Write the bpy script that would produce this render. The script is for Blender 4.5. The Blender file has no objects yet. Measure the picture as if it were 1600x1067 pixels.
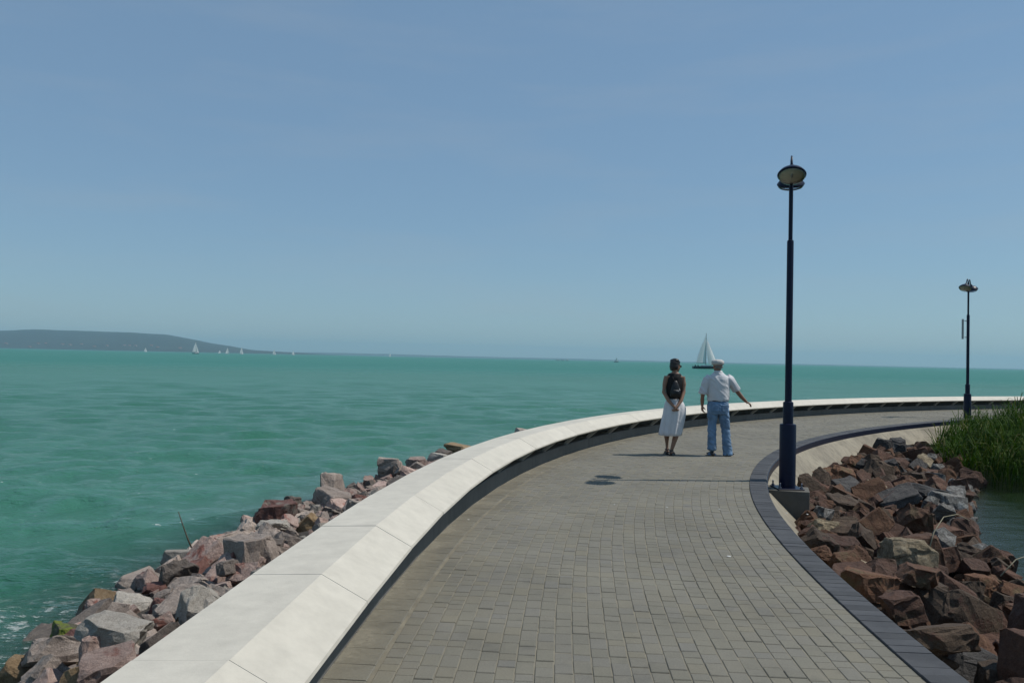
import bpy, bmesh, math, random
import numpy as np
from mathutils import Vector, Matrix, noise, Quaternion

random.seed(7)
rng = np.random.default_rng(7)
scene = bpy.context.scene
C = scene.collection
R = math.radians

# ------------------------------------------------------------------ camera
PITCH, ROLL = R(1.228), R(1.209)
cam_d = bpy.data.cameras.new('camera')
cam_d.lens = 28.0
cam_d.sensor_width = 36.0
cam_d.clip_start = 0.05
cam_d.clip_end = 60000
cam = bpy.data.objects.new('camera', cam_d)
C.objects.link(cam)
_r0 = Vector((1, 0, 0)); _f = Vector((0, math.cos(PITCH), math.sin(PITCH))); _u0 = Vector((0, -math.sin(PITCH), math.cos(PITCH)))
_r = _r0 * math.cos(ROLL) + _u0 * math.sin(ROLL)
_u = _u0 * math.cos(ROLL) - _r0 * math.sin(ROLL)
CAM = Vector((0, 0, 1.7))
cam.matrix_world = Matrix(((_r.x, _u.x, -_f.x, CAM.x), (_r.y, _u.y, -_f.y, CAM.y), (_r.z, _u.z, -_f.z, CAM.z), (0, 0, 0, 1)))
scene.camera = cam

# ------------------------------------------------------------------ sky, sun, exposure
SUN_EL, SUN_AZ = R(58.5), R(5.0)            # azimuth counted from +X towards +Y
sun_vec = Vector((math.cos(SUN_EL) * math.cos(SUN_AZ), math.cos(SUN_EL) * math.sin(SUN_AZ), math.sin(SUN_EL)))
world = bpy.data.worlds.new('World')
scene.world = world
world.use_nodes = True
wn = world.node_tree
bg = wn.nodes['Background']
sky = wn.nodes.new('ShaderNodeTexSky')
sky.sky_type = 'NISHITA'
sky.sun_disc = False
sky.sun_elevation = SUN_EL
sky.sun_rotation = R(90) - SUN_AZ
sky.altitude = 100
sky.air_density = 1.0
sky.dust_density = 0.25
sky.ozone_density = 2.0
tint = wn.nodes.new('ShaderNodeMix'); tint.data_type = 'RGBA'; tint.blend_type = 'MULTIPLY'
tint.inputs[0].default_value = 1.0; tint.inputs[7].default_value = (.90, 1.05, 1.03, 1)      # the film's white balance for the sky
wn.links.new(sky.outputs[0], tint.inputs[6])
veil = wn.nodes.new('ShaderNodeMix'); veil.data_type = 'RGBA'; veil.inputs[0].default_value = .5      # thin even milkiness of a humid summer sky
veil.inputs[7].default_value = (2.7, 4.25, 6.4, 1)
wn.links.new(tint.outputs[2], veil.inputs[6])
wtc = wn.nodes.new('ShaderNodeTexCoord'); wmp = wn.nodes.new('ShaderNodeMapping'); wmp.inputs['Scale'].default_value = (1.0, 1.0, 7.0)
wnz = wn.nodes.new('ShaderNodeTexNoise'); wnz.inputs['Scale'].default_value = 3.2; wnz.inputs['Detail'].default_value = 7; wnz.inputs['Roughness'].default_value = .55
wrp = wn.nodes.new('ShaderNodeValToRGB'); wrp.color_ramp.elements[0].position = .48; wrp.color_ramp.elements[0].color = (0, 0, 0, 1); wrp.color_ramp.elements[1].position = .85; wrp.color_ramp.elements[1].color = (.2, .2, .2, 1)
wmx = wn.nodes.new('ShaderNodeMix'); wmx.data_type = 'RGBA'; wmx.inputs[7].default_value = (4.6, 5.0, 5.4, 1)      # faint wisps of high cloud
wn.links.new(wtc.outputs['Generated'], wmp.inputs[0]); wn.links.new(wmp.outputs[0], wnz.inputs['Vector']); wn.links.new(wnz.outputs[0], wrp.inputs[0])
wn.links.new(wrp.outputs[0], wmx.inputs[0]); wn.links.new(veil.outputs[2], wmx.inputs[6]); wn.links.new(wmx.outputs[2], bg.inputs[0])
bg.inputs[1].default_value = 0.095
sun_d = bpy.data.lights.new('sun', 'SUN')
sun_d.energy = 4.2
sun_d.angle = R(0.53)
sun_d.color = (1.0, 0.95, 0.87)
sun = bpy.data.objects.new('sun', sun_d)
sun.rotation_mode = 'QUATERNION'
sun.rotation_quaternion = sun_vec.to_track_quat('Z', 'Y')
sun.location = sun_vec * 60
C.objects.link(sun)
scene.view_settings.view_transform = 'Standard'
scene.view_settings.look = 'None'
scene.view_settings.exposure = -0.15
scene.view_settings.gamma = 1.0
scene.view_settings.use_curve_mapping = False
scene.cycles.use_denoising = True
scene.cycles.max_bounces = 8
scene.cycles.transparent_max_bounces = 12
scene.cycles.volume_bounces = 0
scene.cycles.caustics_reflective = False
scene.cycles.caustics_refractive = False

# ------------------------------------------------------------------ helpers
WATER_Z = -0.95
W2 = 1.61

def link(name, me, parent=None, mats=()):
    o = bpy.data.objects.new(name, me)
    C.objects.link(o)
    if me is not None:
        for m in mats:
            if m is not None and m.name not in [x.name for x in me.materials if x]:
                me.materials.append(m)
    if parent is not None:
        o.parent = parent
    return o

def tag(o, label=None, cat=None, group=None, kind=None):
    if label: o['label'] = label
    if cat: o['category'] = cat
    if group: o['group'] = group
    if kind: o['kind'] = kind
    return o

def empty(name, loc=(0, 0, 0), rz=0.0):
    o = bpy.data.objects.new(name, None)
    o.empty_display_size = 0.1
    o.location = loc
    o.rotation_euler = (0, 0, rz)
    C.objects.link(o)
    return o

def mesh_py(name, verts, faces, smooth=False):
    me = bpy.data.meshes.new(name)
    me.from_pydata([tuple(v) for v in verts], [], [tuple(f) for f in faces])
    me.update()
    if smooth:
        me.polygons.foreach_set('use_smooth', [True] * len(me.polygons))
    return me

class MB:
    """collects verts and faces of one mesh"""
    def __init__(self):
        self.v = []; self.f = []
    def add(self, vs, fs):
        b = len(self.v)
        self.v += [tuple(x) for x in vs]
        self.f += [tuple(i + b for i in f) for f in fs]
        return self
    def loft(self, rings, cap=True, closed=True):
        n = len(rings[0]); b = len(self.v)
        for r in rings: self.v += [tuple(p) for p in r]
        for i in range(len(rings) - 1):
            for j in range(n if closed else n - 1):
                k = (j + 1) % n
                self.f.append((b + i * n + j, b + i * n + k, b + (i + 1) * n + k, b + (i + 1) * n + j))
        if cap and closed:
            self.f.append(tuple(b + j for j in reversed(range(n))))
            self.f.append(tuple(b + (len(rings) - 1) * n + j for j in range(n)))
        return self
    def tube(self, pts, radii, n=10, flat=1.0, up=(0, 0, 1)):
        pts = [Vector(p) for p in pts]
        if not hasattr(radii, '__len__'): radii = [radii] * len(pts)
        rings = []
        for i, p in enumerate(pts):
            t = (pts[min(i + 1, len(pts) - 1)] - pts[max(i - 1, 0)]).normalized()
            a = Vector(up).cross(t)
            if a.length < 1e-3: a = Vector((1, 0, 0)) if abs(t.x) < .9 else Vector((0, 1, 0)); a = (a - t * a.dot(t))
            a.normalize(); c = t.cross(a).normalized()
            rings.append([p + a * (math.cos(q) * radii[i]) + c * (math.sin(q) * radii[i] * flat) for q in [2 * math.pi * k / n for k in range(n)]])
        return self.loft(rings)
    def zloft(self, rows, n=20, fold=0.0, nf=7, ph=0.0, pw=1.0, ramp=None):
        """rows: (z, cx, cy, rx, ry)"""
        rings = []
        for k, (z, cx, cy, rx, ry) in enumerate(rows):
            fd = fold * (ramp[k] if ramp else 1)
            ring = []
            for j in range(n):
                q = 2 * math.pi * j / n
                m = 1 + fd * (math.sin(nf * q + ph + z * 2) + .5 * math.sin((nf * 2 + 1) * q + 1.3 + ph))
                c_, s_ = math.cos(q), math.sin(q)
                c_ = math.copysign(abs(c_) ** pw, c_); s_ = math.copysign(abs(s_) ** pw, s_)
                ring.append((cx + rx * m * c_, cy + ry * m * s_, z))
            rings.append(ring)
        return self.loft(rings)
    def ball(self, c, r, n=14, m=9, rot=None):
        rings = []
        c = Vector(c)
        for i in range(m + 1):
            a = math.pi * (i + .02) / (m + .04) - math.pi / 2
            ring = []
            for j in range(n):
                q = 2 * math.pi * j / n
                p = Vector((r[0] * math.cos(a) * math.cos(q), r[1] * math.cos(a) * math.sin(q), r[2] * math.sin(a)))
                if rot: p = rot @ p
                ring.append(c + p)
            rings.append(ring)
        return self.loft(rings)
    def box(self, lo, hi, M=None):
        vs = [Vector((x, y, z)) for z in (lo[2], hi[2]) for y in (lo[1], hi[1]) for x in (lo[0], hi[0])]
        if M: vs = [M @ v for v in vs]
        return self.add(vs, [(0, 2, 3, 1), (4, 5, 7, 6), (0, 1, 5, 4), (2, 6, 7, 3), (0, 4, 6, 2), (1, 3, 7, 5)])
    def lathe(self, prof, n=20, M=None):
        rings = []
        for r, z in prof:
            ring = [Vector((r * math.cos(2 * math.pi * j / n), r * math.sin(2 * math.pi * j / n), z)) for j in range(n)]
            if M: ring = [M @ p for p in ring]
            rings.append(ring)
        return self.loft(rings)
    def mesh(self, name, smooth=False, bevel=0.0, angle=None):
        me = mesh_py(name, self.v, self.f, smooth)
        bm = bmesh.new(); bm.from_mesh(me)
        bmesh.ops.recalc_face_normals(bm, faces=bm.faces)
        if bevel:
            es = [e for e in bm.edges if len(e.link_faces) == 2 and e.calc_face_angle(0) > .5]
            bmesh.ops.bevel(bm, geom=es, offset=bevel, segments=1, affect='EDGES', clamp_overlap=True)
        bm.to_mesh(me); bm.free()
        if smooth and angle is not None:
            me.set_sharp_from_angle(angle=angle)
        return me
    def build(self, name, mat, parent=None, smooth=False, bevel=0.0, angle=None):
        return link(name, self.mesh(name, smooth, bevel, angle), parent, [mat])

def remesh(mb, name, voxel, smooth_it=4):
    """fuse overlapping shapes into one continuous skin"""
    me = mb.mesh(name)
    o = bpy.data.objects.new('tmp_' + name, me); C.objects.link(o)
    m = o.modifiers.new('r', 'REMESH'); m.mode = 'VOXEL'; m.voxel_size = voxel
    s = o.modifiers.new('s', 'SMOOTH'); s.factor = .5; s.iterations = smooth_it
    dg = bpy.context.evaluated_depsgraph_get()
    out = bpy.data.meshes.new_from_object(o.evaluated_get(dg))
    bpy.data.objects.remove(o); bpy.data.meshes.remove(me)
    out.name = name
    out.polygons.foreach_set('use_smooth', [True] * len(out.polygons))
    return out

# ------------------------------------------------------------------ material helpers
ALB = .81
class NT:
    def __init__(self, name):
        self.m = bpy.data.materials.new(name); self.m.use_nodes = True
        self.t = self.m.node_tree; self.b = self.t.nodes['Principled BSDF']
        self.out = self.t.nodes['Material Output']
    def n(self, kind, **kw):
        x = self.t.nodes.new(kind)
        for k, v in kw.items():
            if k in x.inputs: x.inputs[k].default_value = v
            else: setattr(x, k, v)
        return x
    def l(self, a, b): self.t.links.new(a, b)
    def coords(self, kind='Object', scale=None, rnd=False):
        tc = self.n('ShaderNodeTexCoord'); o = tc.outputs[kind]
        if rnd:
            oi = self.n('ShaderNodeObjectInfo')
            mu = self.n('ShaderNodeMath', operation='MULTIPLY'); self.l(oi.outputs['Random'], mu.inputs[0]); mu.inputs[1].default_value = 37
            a = self.n('ShaderNodeVectorMath', operation='ADD'); self.l(o, a.inputs[0]); self.l(mu.outputs[0], a.inputs[1]); o = a.outputs[0]
        if scale:
            mp = self.n('ShaderNodeMapping'); self.l(o, mp.inputs[0]); mp.inputs['Scale'].default_value = scale; o = mp.outputs[0]
        return o
    def noise(self, co, scale, detail=5, rough=.6):
        x = self.n('ShaderNodeTexNoise'); self.l(co, x.inputs['Vector']); x.inputs['Scale'].default_value = scale
        x.inputs['Detail'].default_value = detail; x.inputs['Roughness'].default_value = rough
        return x.outputs[0]
    def ramp(self, fac, stops):
        x = self.n('ShaderNodeValToRGB'); self.l(fac, x.inputs[0]); e = x.color_ramp.elements
        while len(e) < len(stops): e.new(.5)
        for el, (p, c) in zip(e, stops):
            el.position = p; el.color = (c, c, c, 1) if not hasattr(c, '__len__') else (*c, 1)
        return x.outputs[0]
    def mix(self, fac, a, b, mode='MIX'):
        x = self.n('ShaderNodeMix', data_type='RGBA', blend_type=mode)
        for s, v in ((x.inputs[0], fac), (x.inputs[6], a), (x.inputs[7], b)):
            if hasattr(v, 'is_linked'): self.l(v, s)
            elif hasattr(v, '__len__'): s.default_value = (*v, 1)
            else: s.default_value = v
        return x.outputs[2]
    def math(self, op, a, b=0.0, clamp=False):
        x = self.n('ShaderNodeMath', operation=op); x.use_clamp = clamp
        for s, v in ((x.inputs[0], a), (x.inputs[1], b)):
            if hasattr(v, 'is_linked'): self.l(v, s)
            else: s.default_value = v
        return x.outputs[0]
    def bump(self, h, dist, strength=1.0, prev=None):
        x = self.n('ShaderNodeBump'); self.l(h, x.inputs['Height']); x.inputs['Distance'].default_value = dist
        x.inputs['Strength'].default_value = strength
        if prev: self.l(prev, x.inputs['Normal'])
        return x.outputs[0]
    def set(self, color=None, rough=None, normal=None, **kw):
        if color is not None and self.m.name != 'lake_water':      # keep all albedos on one scale
            color = self.mix(1.0, color, (ALB, ALB, ALB), 'MULTIPLY')
        for key, v in (('Base Color', color), ('Roughness', rough), ('Normal', normal)):
            if v is None: continue
            if hasattr(v, 'is_linked'): self.l(v, self.b.inputs[key])
            elif hasattr(v, '__len__'): self.b.inputs[key].default_value = (*v, 1)
            else: self.b.inputs[key].default_value = v
        for k, v in kw.items(): self.b.inputs[k].default_value = v
        return self.m

def simple(name, col, rough=.6, var=.12, scale=6, bump=0.0, bscale=40, metallic=0.0):
    t = NT(name); co = t.coords()
    n = t.noise(co, scale)
    f = t.ramp(n, [(.3, 1 - var), (.7, 1 + var)])
    c = t.mix(1.0, col, f, 'MULTIPLY')
    nm = t.bump(t.noise(co, bscale, 4), bump) if bump else None
    return t.set(c, rough, nm, Metallic=metallic)

def rock_mat(name, cols, patch=None, patch_amt=.5, wet=False, moss=None):
    t = NT(name); gp = t.n('ShaderNodeNewGeometry')
    oi = t.n('ShaderNodeObjectInfo')
    of = t.math('MULTIPLY', oi.outputs['Random'], 37)
    ad = t.n('ShaderNodeVectorMath', operation='ADD'); t.l(gp.outputs['Position'], ad.inputs[0]); t.l(of, ad.inputs[1]); co = ad.outputs[0]
    n1 = t.noise(co, 6, 8, .65); n2 = t.noise(co, 26, 8, .7); n3 = t.noise(co, 110, 5, .7)
    c = t.ramp(t.math('ADD', t.math('MULTIPLY', n1, .5), t.math('MULTIPLY', n2, .5)), [(.32, cols[0]), (.5, cols[1]), (.68, cols[2])])
    if patch:
        p = t.ramp(t.noise(co, 4.5, 5, .6), [(patch_amt, 0.0), (patch_amt + .08, 1.0)])
        c = t.mix(p, c, patch)
    sp = t.ramp(n3, [(.3, .6), (.7, 1.32)])
    c = t.mix(1.0, c, sp, 'MULTIPLY')
    br = t.math('ADD', t.math('MULTIPLY', oi.outputs['Random'], .55), .72)
    c = t.mix(1.0, c, br, 'MULTIPLY')
    # damp, algae-stained band where the waves reach
    tc = t.n('ShaderNodeNewGeometry'); sep = t.n('ShaderNodeSeparateXYZ'); t.l(tc.outputs['Position'], sep.inputs[0])
    wetf = t.math('ADD', sep.outputs[2], t.math('MULTIPLY', n1, .12))
    wf = t.ramp(t.math('ADD', wetf, 1.2), [(.27, 1.0), (.40, 0.0)])
    c = t.mix(wf, c, t.mix(1.0, c, (.38, .36, .28), 'MULTIPLY'))
    if moss:
        mf = t.ramp(t.noise(co, 8, 4), [(.48, 0.0), (.56, 1.0)])
        c = t.mix(mf, c, moss)
    nm = t.bump(n1, .06, .8); nm = t.bump(n2, .022, 1.0, nm); nm = t.bump(n3, .006, 1.0, nm)
    rg = t.ramp(wf, [(0, .85), (1, .3)])
    return t.set(c, rg, nm)

# ------------------------------------------------------------------ the path's line (heading integrated from its curvature)
Q = [-0.06503457266520464, 0.26175648434560544, -0.0848802752828439, 0.40952414607157306, -0.45772795786955145, 0.20195389128612548, -0.03104296551825442]
_s = np.linspace(0, 56, 1121)
_k = sum(c * (np.minimum(_s, 47) / 20) ** i for i, c in enumerate(Q[2:]))
_th = Q[1] + np.concatenate([[0], np.cumsum((_k[1:] + _k[:-1]) / 2 * np.diff(_s))])
_dx, _dy = np.sin(_th), np.cos(_th)
_x = Q[0] + np.concatenate([[0], np.cumsum((_dx[1:] + _dx[:-1]) / 2 * np.diff(_s))])
_y = -3 + np.concatenate([[0], np.cumsum((_dy[1:] + _dy[:-1]) / 2 * np.diff(_s))])
_sb = np.arange(-9, 0, .05)
_x = np.concatenate([Q[0] + _sb * math.sin(Q[1]), _x]); _y = np.concatenate([-3 + _sb * math.cos(Q[1]), _y])
_dx = np.concatenate([np.full(len(_sb), math.sin(Q[1])), _dx]); _dy = np.concatenate([np.full(len(_sb), math.cos(Q[1])), _dy])
_k = np.concatenate([np.zeros(len(_sb)), _k]); _s = np.concatenate([_sb, _s])
S0, S1 = float(_s[0]), float(_s[-1])

def at(s, t, z=0.0):
    """s along the path, t metres to the right of its centre"""
    x, y = np.interp(s, _s, _x), np.interp(s, _s, _y); dx, dy = np.interp(s, _s, _dx), np.interp(s, _s, _dy)
    return Vector((x + t * dy, y - t * dx, z))
def head(s):
    return math.atan2(np.interp(s, _s, _dx), np.interp(s, _s, _dy))
def AL(s, o, z=0.0): return at(s, -(W2 + o), z)
def AR(s, o, z=0.0): return at(s, W2 + o, z)
def locate(X, Y):
    """nearest s and signed t for arrays of points"""
    X = np.asarray(X, float); Y = np.asarray(Y, float); st = 4
    xs, ys = _x[::st], _y[::st]
    out_s = np.empty(X.shape); out_t = np.empty(X.shape)
    for a in range(0, len(X), 20000):
        b = slice(a, a + 20000)
        i = ((X[b, None] - xs) ** 2 + (Y[b, None] - ys) ** 2).argmin(1) * st
        out_s[b] = _s[i]; out_t[b] = (X[b] - _x[i]) * _dy[i] - (Y[b] - _y[i]) * _dx[i]
        end = (i == 0) | (i >= len(_s) - st)
        d = np.hypot(X[b] - _x[i], Y[b] - _y[i])
        out_t[b] = np.where(end, np.sign(out_t[b]) * d, out_t[b])
    return out_s, out_t
def shoreL(s): return np.interp(s, [-9, 5, 8.5, 9.7, 11, 13.7, 18, 26, 40, 56], [2.5, 2.5, 2.8, 3.2, 3.55, 3.9, 4.5, 5.1, 5.1, 5.1])
def shoreR(s): return np.interp(s, [-9, 14, 21, 25.7, 28, 33, 56], [3.0, 3.1, 3.3, 3.1, 2.3, 1.8, 1.8])
def bankL(s, o):
    sh = shoreL(s)
    return np.where(o < sh, -.34 + (o - .4) / (sh - .4) * (WATER_Z + .34), WATER_Z - np.minimum((o - sh) * .38, 3.2))
def bankR(s, o):
    sh = shoreR(s); z0 = np.interp(s, [0, 9, 13, 18], [-.36, -.40, -.5, -.55])
    return np.where(o < sh, z0 + (o - .25) / (sh - .25) * (WATER_Z - z0), WATER_Z - np.minimum((o - sh) * .4, 3.2))

def sweep(name, prof, s_list, side, mat, parent=None, cap=True, smooth=False):
    """prof: closed list of (offset, z) swept along the path"""
    mb = MB(); f = AL if side == 'L' else AR
    mb.loft([[f(s, o, z) for o, z in prof] for s in s_list], cap=cap)
    return mb.build(name, mat, parent, smooth)
def srange(a, b, st): return list(np.arange(a, b + 1e-6, st))

# ------------------------------------------------------------------ materials
t = NT('paver'); co = t.coords('Object', rnd=False)
at_n = t.n('ShaderNodeAttribute', attribute_name='rnd'); oi = t.n('ShaderNodeObjectInfo')
geo = t.n('ShaderNodeNewGeometry')
rv = t.math('FRACT', t.math('ADD', at_n.outputs['Fac'], oi.outputs['Random']))
wpos = geo.outputs['Position']
c = t.ramp(rv, [(0, (.178, .168, .134)), (.3, (.198, .186, .144)), (.6, (.190, .180, .150)), (.85, (.203, .186, .138)), (1, (.184, .176, .150))])
big = t.ramp(t.noise(wpos, .9, 5, .6), [(.3, .82), (.7, 1.16)])
c = t.mix(1.0, c, big, 'MULTIPLY')
fine = t.ramp(t.noise(wpos, 90, 5, .75), [(.25, .75), (.75, 1.22)])
c = t.mix(1.0, c, fine, 'MULTIPLY')
st = t.ramp(t.noise(wpos, 7, 6, .7), [(.52, 0.0), (.75, .45)])
c = t.mix(st, c, (.23, .21, .165))
dk = t.ramp(t.noise(wpos, 3.3, 6, .7), [(.56, 0.0), (.78, .5)])
c = t.mix(dk, c, (.075, .072, .064))
nm = t.bump(t.noise(wpos, 160, 4), .0025)
M_PAVER = t.set(c, .85, nm)
t = NT('joint_sand'); co = t.coords()
c = t.ramp(t.noise(co, 3, 6, .65), [(.3, (.17, .155, .12)), (.7, (.30, .27, .20))])
M_SAND = t.set(c, .95, t.bump(t.noise(co, 200, 3), .003))
t = NT('edge_slab'); geo = t.n('ShaderNodeNewGeometry'); w = geo.outputs['Position']
oi = t.n('ShaderNodeObjectInfo')
c = t.ramp(t.noise(w, 1.8, 7, .68), [(.3, (.165, .156, .127)), (.5, (.186, .176, .141)), (.7, (.215, .20, .155))])
c = t.mix(1.0, c, t.math('ADD', t.math('MULTIPLY', oi.outputs['Random'], .25), .88), 'MULTIPLY')
c = t.mix(1.0, c, t.ramp(t.noise(w, 60, 5, .7), [(.3, .8), (.7, 1.15)]), 'MULTIPLY')
M_EDGE = t.set(c, .9, t.bump(t.noise(w, 120, 4), .003))
t = NT('kerb_block'); geo = t.n('ShaderNodeNewGeometry'); w = geo.outputs['Position']
oi = t.n('ShaderNodeObjectInfo')
c = t.ramp(t.noise(w, 5, 6, .65), [(.3, (.040, .042, .048)), (.7, (.068, .070, .075))])
c = t.mix(1.0, c, t.math('ADD', t.math('MULTIPLY', oi.outputs['Random'], .5), .75), 'MULTIPLY')
sc_ = t.ramp(t.noise(w, 14, 5, .7), [(.6, 0.0), (.8, .35)])
c = t.mix(sc_, c, (.14, .14, .14))
M_KERB = t.set(c, .75, t.bump(t.noise(w, 130, 4), .002))
def concrete(name, col, stain, amt=.6, vert=False, bump=.004, rough=.85):
    t = NT(name); geo = t.n('ShaderNodeNewGeometry'); w = geo.outputs['Position']
    n1 = t.noise(w, .8, 7, .65); n2 = t.noise(w, 6, 7, .7)
    c = t.mix(t.ramp(n1, [(.42, 0.0), (.75, amt)]), col, stain)
    if vert:
        mp = t.n('ShaderNodeMapping'); t.l(w, mp.inputs[0]); mp.inputs['Scale'].default_value = (5, 5, .5)
        c = t.mix(t.ramp(t.noise(mp.outputs[0], 1.5, 5), [(.5, 0.0), (.7, .6)]), c, stain)
    c = t.mix(1.0, c, t.ramp(n2, [(.3, .88), (.7, 1.08)]), 'MULTIPLY')
    oi = t.n('ShaderNodeObjectInfo')
    c = t.mix(1.0, c, t.math('ADD', t.math('MULTIPLY', oi.outputs['Random'], .07), .96), 'MULTIPLY')
    return t.set(c, rough, t.bump(t.noise(w, 60, 6, .7), bump))
M_COPING = concrete('coping_concrete', (.66, .62, .53), (.58, .54, .455), .3, bump=.0015, rough=.7)
M_WALL = concrete('wall_concrete', (.20, .195, .18), (.12, .115, .10), .8, True)
M_REVET = concrete('revetment_concrete', (.36, .32, .24), (.15, .13, .10), 1.0, True, bump=.01)
M_PLINTH = concrete('plinth_concrete', (.15, .14, .12), (.08, .075, .062), .8, True)
M_STEEL = simple('galvanised_steel', (.50, .50, .47), .6, .15, 8, metallic=.2)
M_DARKSTEEL = simple('dark_backing', (.06, .06, .06), .8)
M_BANK = concrete('bank_rubble', (.10, .085, .07), (.05, .042, .035), .9, bump=.05)
M_POLE = simple('navy_paint', (.006, .010, .034), .36, .15, 12)
M_POLE.node_tree.nodes['Principled BSDF'].inputs['Specular IOR Level'].default_value = .22
t = NT('lamp_glass')
gl = t.n('ShaderNodeBsdfGlossy'); gl.inputs['Roughness'].default_value = .05
tp = t.n('ShaderNodeBsdfTransparent'); tp.inputs[0].default_value = (.93, .95, .93, 1)
lw = t.n('ShaderNodeFresnel'); lw.inputs[0].default_value = 1.45
ms = t.n('ShaderNodeMixShader'); t.l(lw.outputs[0], ms.inputs[0]); t.l(tp.outputs[0], ms.inputs[1]); t.l(gl.outputs[0], ms.inputs[2]); t.l(ms.outputs[0], t.out.inputs[0])
M_GLASS = t.m
M_REFL = simple('lamp_reflector', (.70, .68, .60), .4, .12, 20)
M_BOLT = simple('zinc_bolt', (.18, .2, .26), .4, metallic=.7)
M_SIGN = simple('pale_plate', (.4, .42, .42), .5)

LEFT_MATS = [
    rock_mat('rock_grey_brown', [(.25, .20, .165), (.41, .335, .285), (.54, .46, .40)]),
    rock_mat('rock_pinkish', [(.27, .18, .15), (.46, .33, .28), (.58, .46, .40)], (.30, .12, .09), .57),
    rock_mat('rock_pale_grey', [(.27, .245, .21), (.42, .385, .335), (.56, .52, .46)]),
    rock_mat('rock_red', [(.13, .055, .042), (.22, .10, .08), (.32, .19, .155)], (.30, .25, .21), .57),
    rock_mat('rock_dark', [(.09, .074, .064), (.17, .14, .12), (.26, .22, .185)]),
    rock_mat('rock_ochre', [(.16, .10, .05), (.28, .19, .10), (.38, .30, .20)]),
]
RIGHT_MATS = [
    rock_mat('rock_maroon', [(.055, .026, .015), (.105, .048, .028), (.160, .082, .050)], (.085, .054, .026), .58),
    rock_mat('rock_rust', [(.072, .031, .014), (.138, .060, .027), (.190, .102, .052)], (.125, .080, .035), .56),
    rock_mat('rock_umber', [(.042, .026, .016), (.085, .053, .031), (.130, .086, .052)], (.11, .048, .030), .58),
    rock_mat('rock_slate', [(.035, .033, .032), (.065, .06, .057), (.12, .11, .10)], (.09, .05, .04), .60),
    rock_mat('rock_bleached', [(.07, .062, .055), (.16, .15, .135), (.50, .49, .46)]),
    rock_mat('rock_lichen', [(.12, .085, .045), (.30, .235, .145), (.50, .43, .31)]),
]
M_MOSSY = rock_mat('rock_mossy', [(.06, .05, .03), (.12, .11, .06), (.18, .17, .10)], moss=(.16, .20, .02))

# ------------------------------------------------------------------ lake
t = NT('lake_water')
geo = t.n('ShaderNodeNewGeometry'); w = geo.outputs['Position']
dep = t.n('ShaderNodeAttribute', attribute_name='depth').outputs['Fac']
calm = t.n('ShaderNodeAttribute', attribute_name='calm').outputs['Fac']
dist = t.n('ShaderNodeAttribute', attribute_name='far').outputs['Fac']   # body colour: paler near the shore, deeper teal further out
mp = t.n('ShaderNodeMapping'); t.l(w, mp.inputs[0]); mp.inputs['Scale'].default_value = (.035, .16, 1)
patch = t.noise(mp.outputs[0], 1.0, 5, .6)
nearc = t.mix(t.ramp(patch, [(.35, 0.0), (.65, 1.0)]), (.033, .146, .092), (.046, .172, .116))
body = t.mix(dist, nearc, (.030, .163, .120))
body = t.mix(calm, body, (.024, .050, .018))
mp2 = t.n('ShaderNodeMapping'); t.l(w, mp2.inputs[0]); mp2.inputs['Scale'].default_value = (1.0, 2.1, 1); mp2.inputs['Rotation'].default_value = (0, 0, R(-12))
h1 = t.noise(mp2.outputs[0], 1.3, 6, .62)
mp3 = t.n('ShaderNodeMapping'); t.l(w, mp3.inputs[0]); mp3.inputs['Scale'].default_value = (4.2, 8.0, 1); mp3.inputs['Rotation'].default_value = (0, 0, R(10))
h2 = t.noise(mp3.outputs[0], 1.6, 4, .6)
amp = t.math('SUBTRACT', 1.0, t.math('MULTIPLY', calm, .75))
b1 = t.n('ShaderNodeBump'); t.l(h1, b1.inputs['Height']); b1.inputs['Distance'].default_value = .17; t.l(amp, b1.inputs['Strength'])
b2 = t.n('ShaderNodeBump'); t.l(h2, b2.inputs['Height']); b2.inputs['Distance'].default_value = .045; t.l(amp, b2.inputs['Strength']); t.l(b1.outputs[0], b2.inputs['Normal'])
# foam: broken lace by the stones and a few flecks on the crests
fmask = t.n('ShaderNodeAttribute', attribute_name='foam').outputs['Fac']
mpf = t.n('ShaderNodeMapping'); t.l(w, mpf.inputs[0]); mpf.inputs['Scale'].default_value = (1, 1.6, 1)
lace = t.ramp(t.noise(mpf.outputs[0], 5.5, 6, .75), [(.53, 0.0), (.60, 1.0)])
fo = t.math('MULTIPLY', lace, t.ramp(t.math('MULTIPLY', fmask, t.noise(w, .9, 4, .6)), [(.25, 0.0), (.40, .65)]))
mpw = t.n('ShaderNodeMapping'); t.l(w, mpw.inputs[0]); mpw.inputs['Scale'].default_value = (1.0, 2.4, 1)
fl = t.math('MULTIPLY', t.ramp(t.noise(mpw.outputs[0], 3.6, 3, .6), [(.735, 0.0), (.755, 1.0)]), t.math('SUBTRACT', 1.0, calm))
foam = t.math('MAXIMUM', fo, t.math('MULTIPLY', fl, .75), clamp=True)
col = t.mix(foam, body, (.72, .74, .72))
t.set(col, .07, b2.outputs[0], IOR=1.333); t.b.inputs['Specular IOR Level'].default_value = .32
unres = t.n('ShaderNodeAttribute', attribute_name='unresolved').outputs['Fac']     # waves too small to be meshed out there: rougher, tilted facets mirror less
rgh = t.math('ADD', t.math('ADD', t.math('MULTIPLY', foam, .6), .09), t.math('MULTIPLY', unres, .22)); t.l(rgh, t.b.inputs['Roughness'])
t.l(t.math('SUBTRACT', .34, t.math('MULTIPLY', unres, .27)), t.b.inputs['Specular IOR Level'])
clear = t.n('ShaderNodeBsdfTransparent'); clear.inputs[0].default_value = (.62, .74, .60, 1)
gl = t.n('ShaderNodeBsdfGlossy'); gl.inputs['Roughness'].default_value = .05; t.l(b2.outputs[0], gl.inputs['Normal'])
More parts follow.
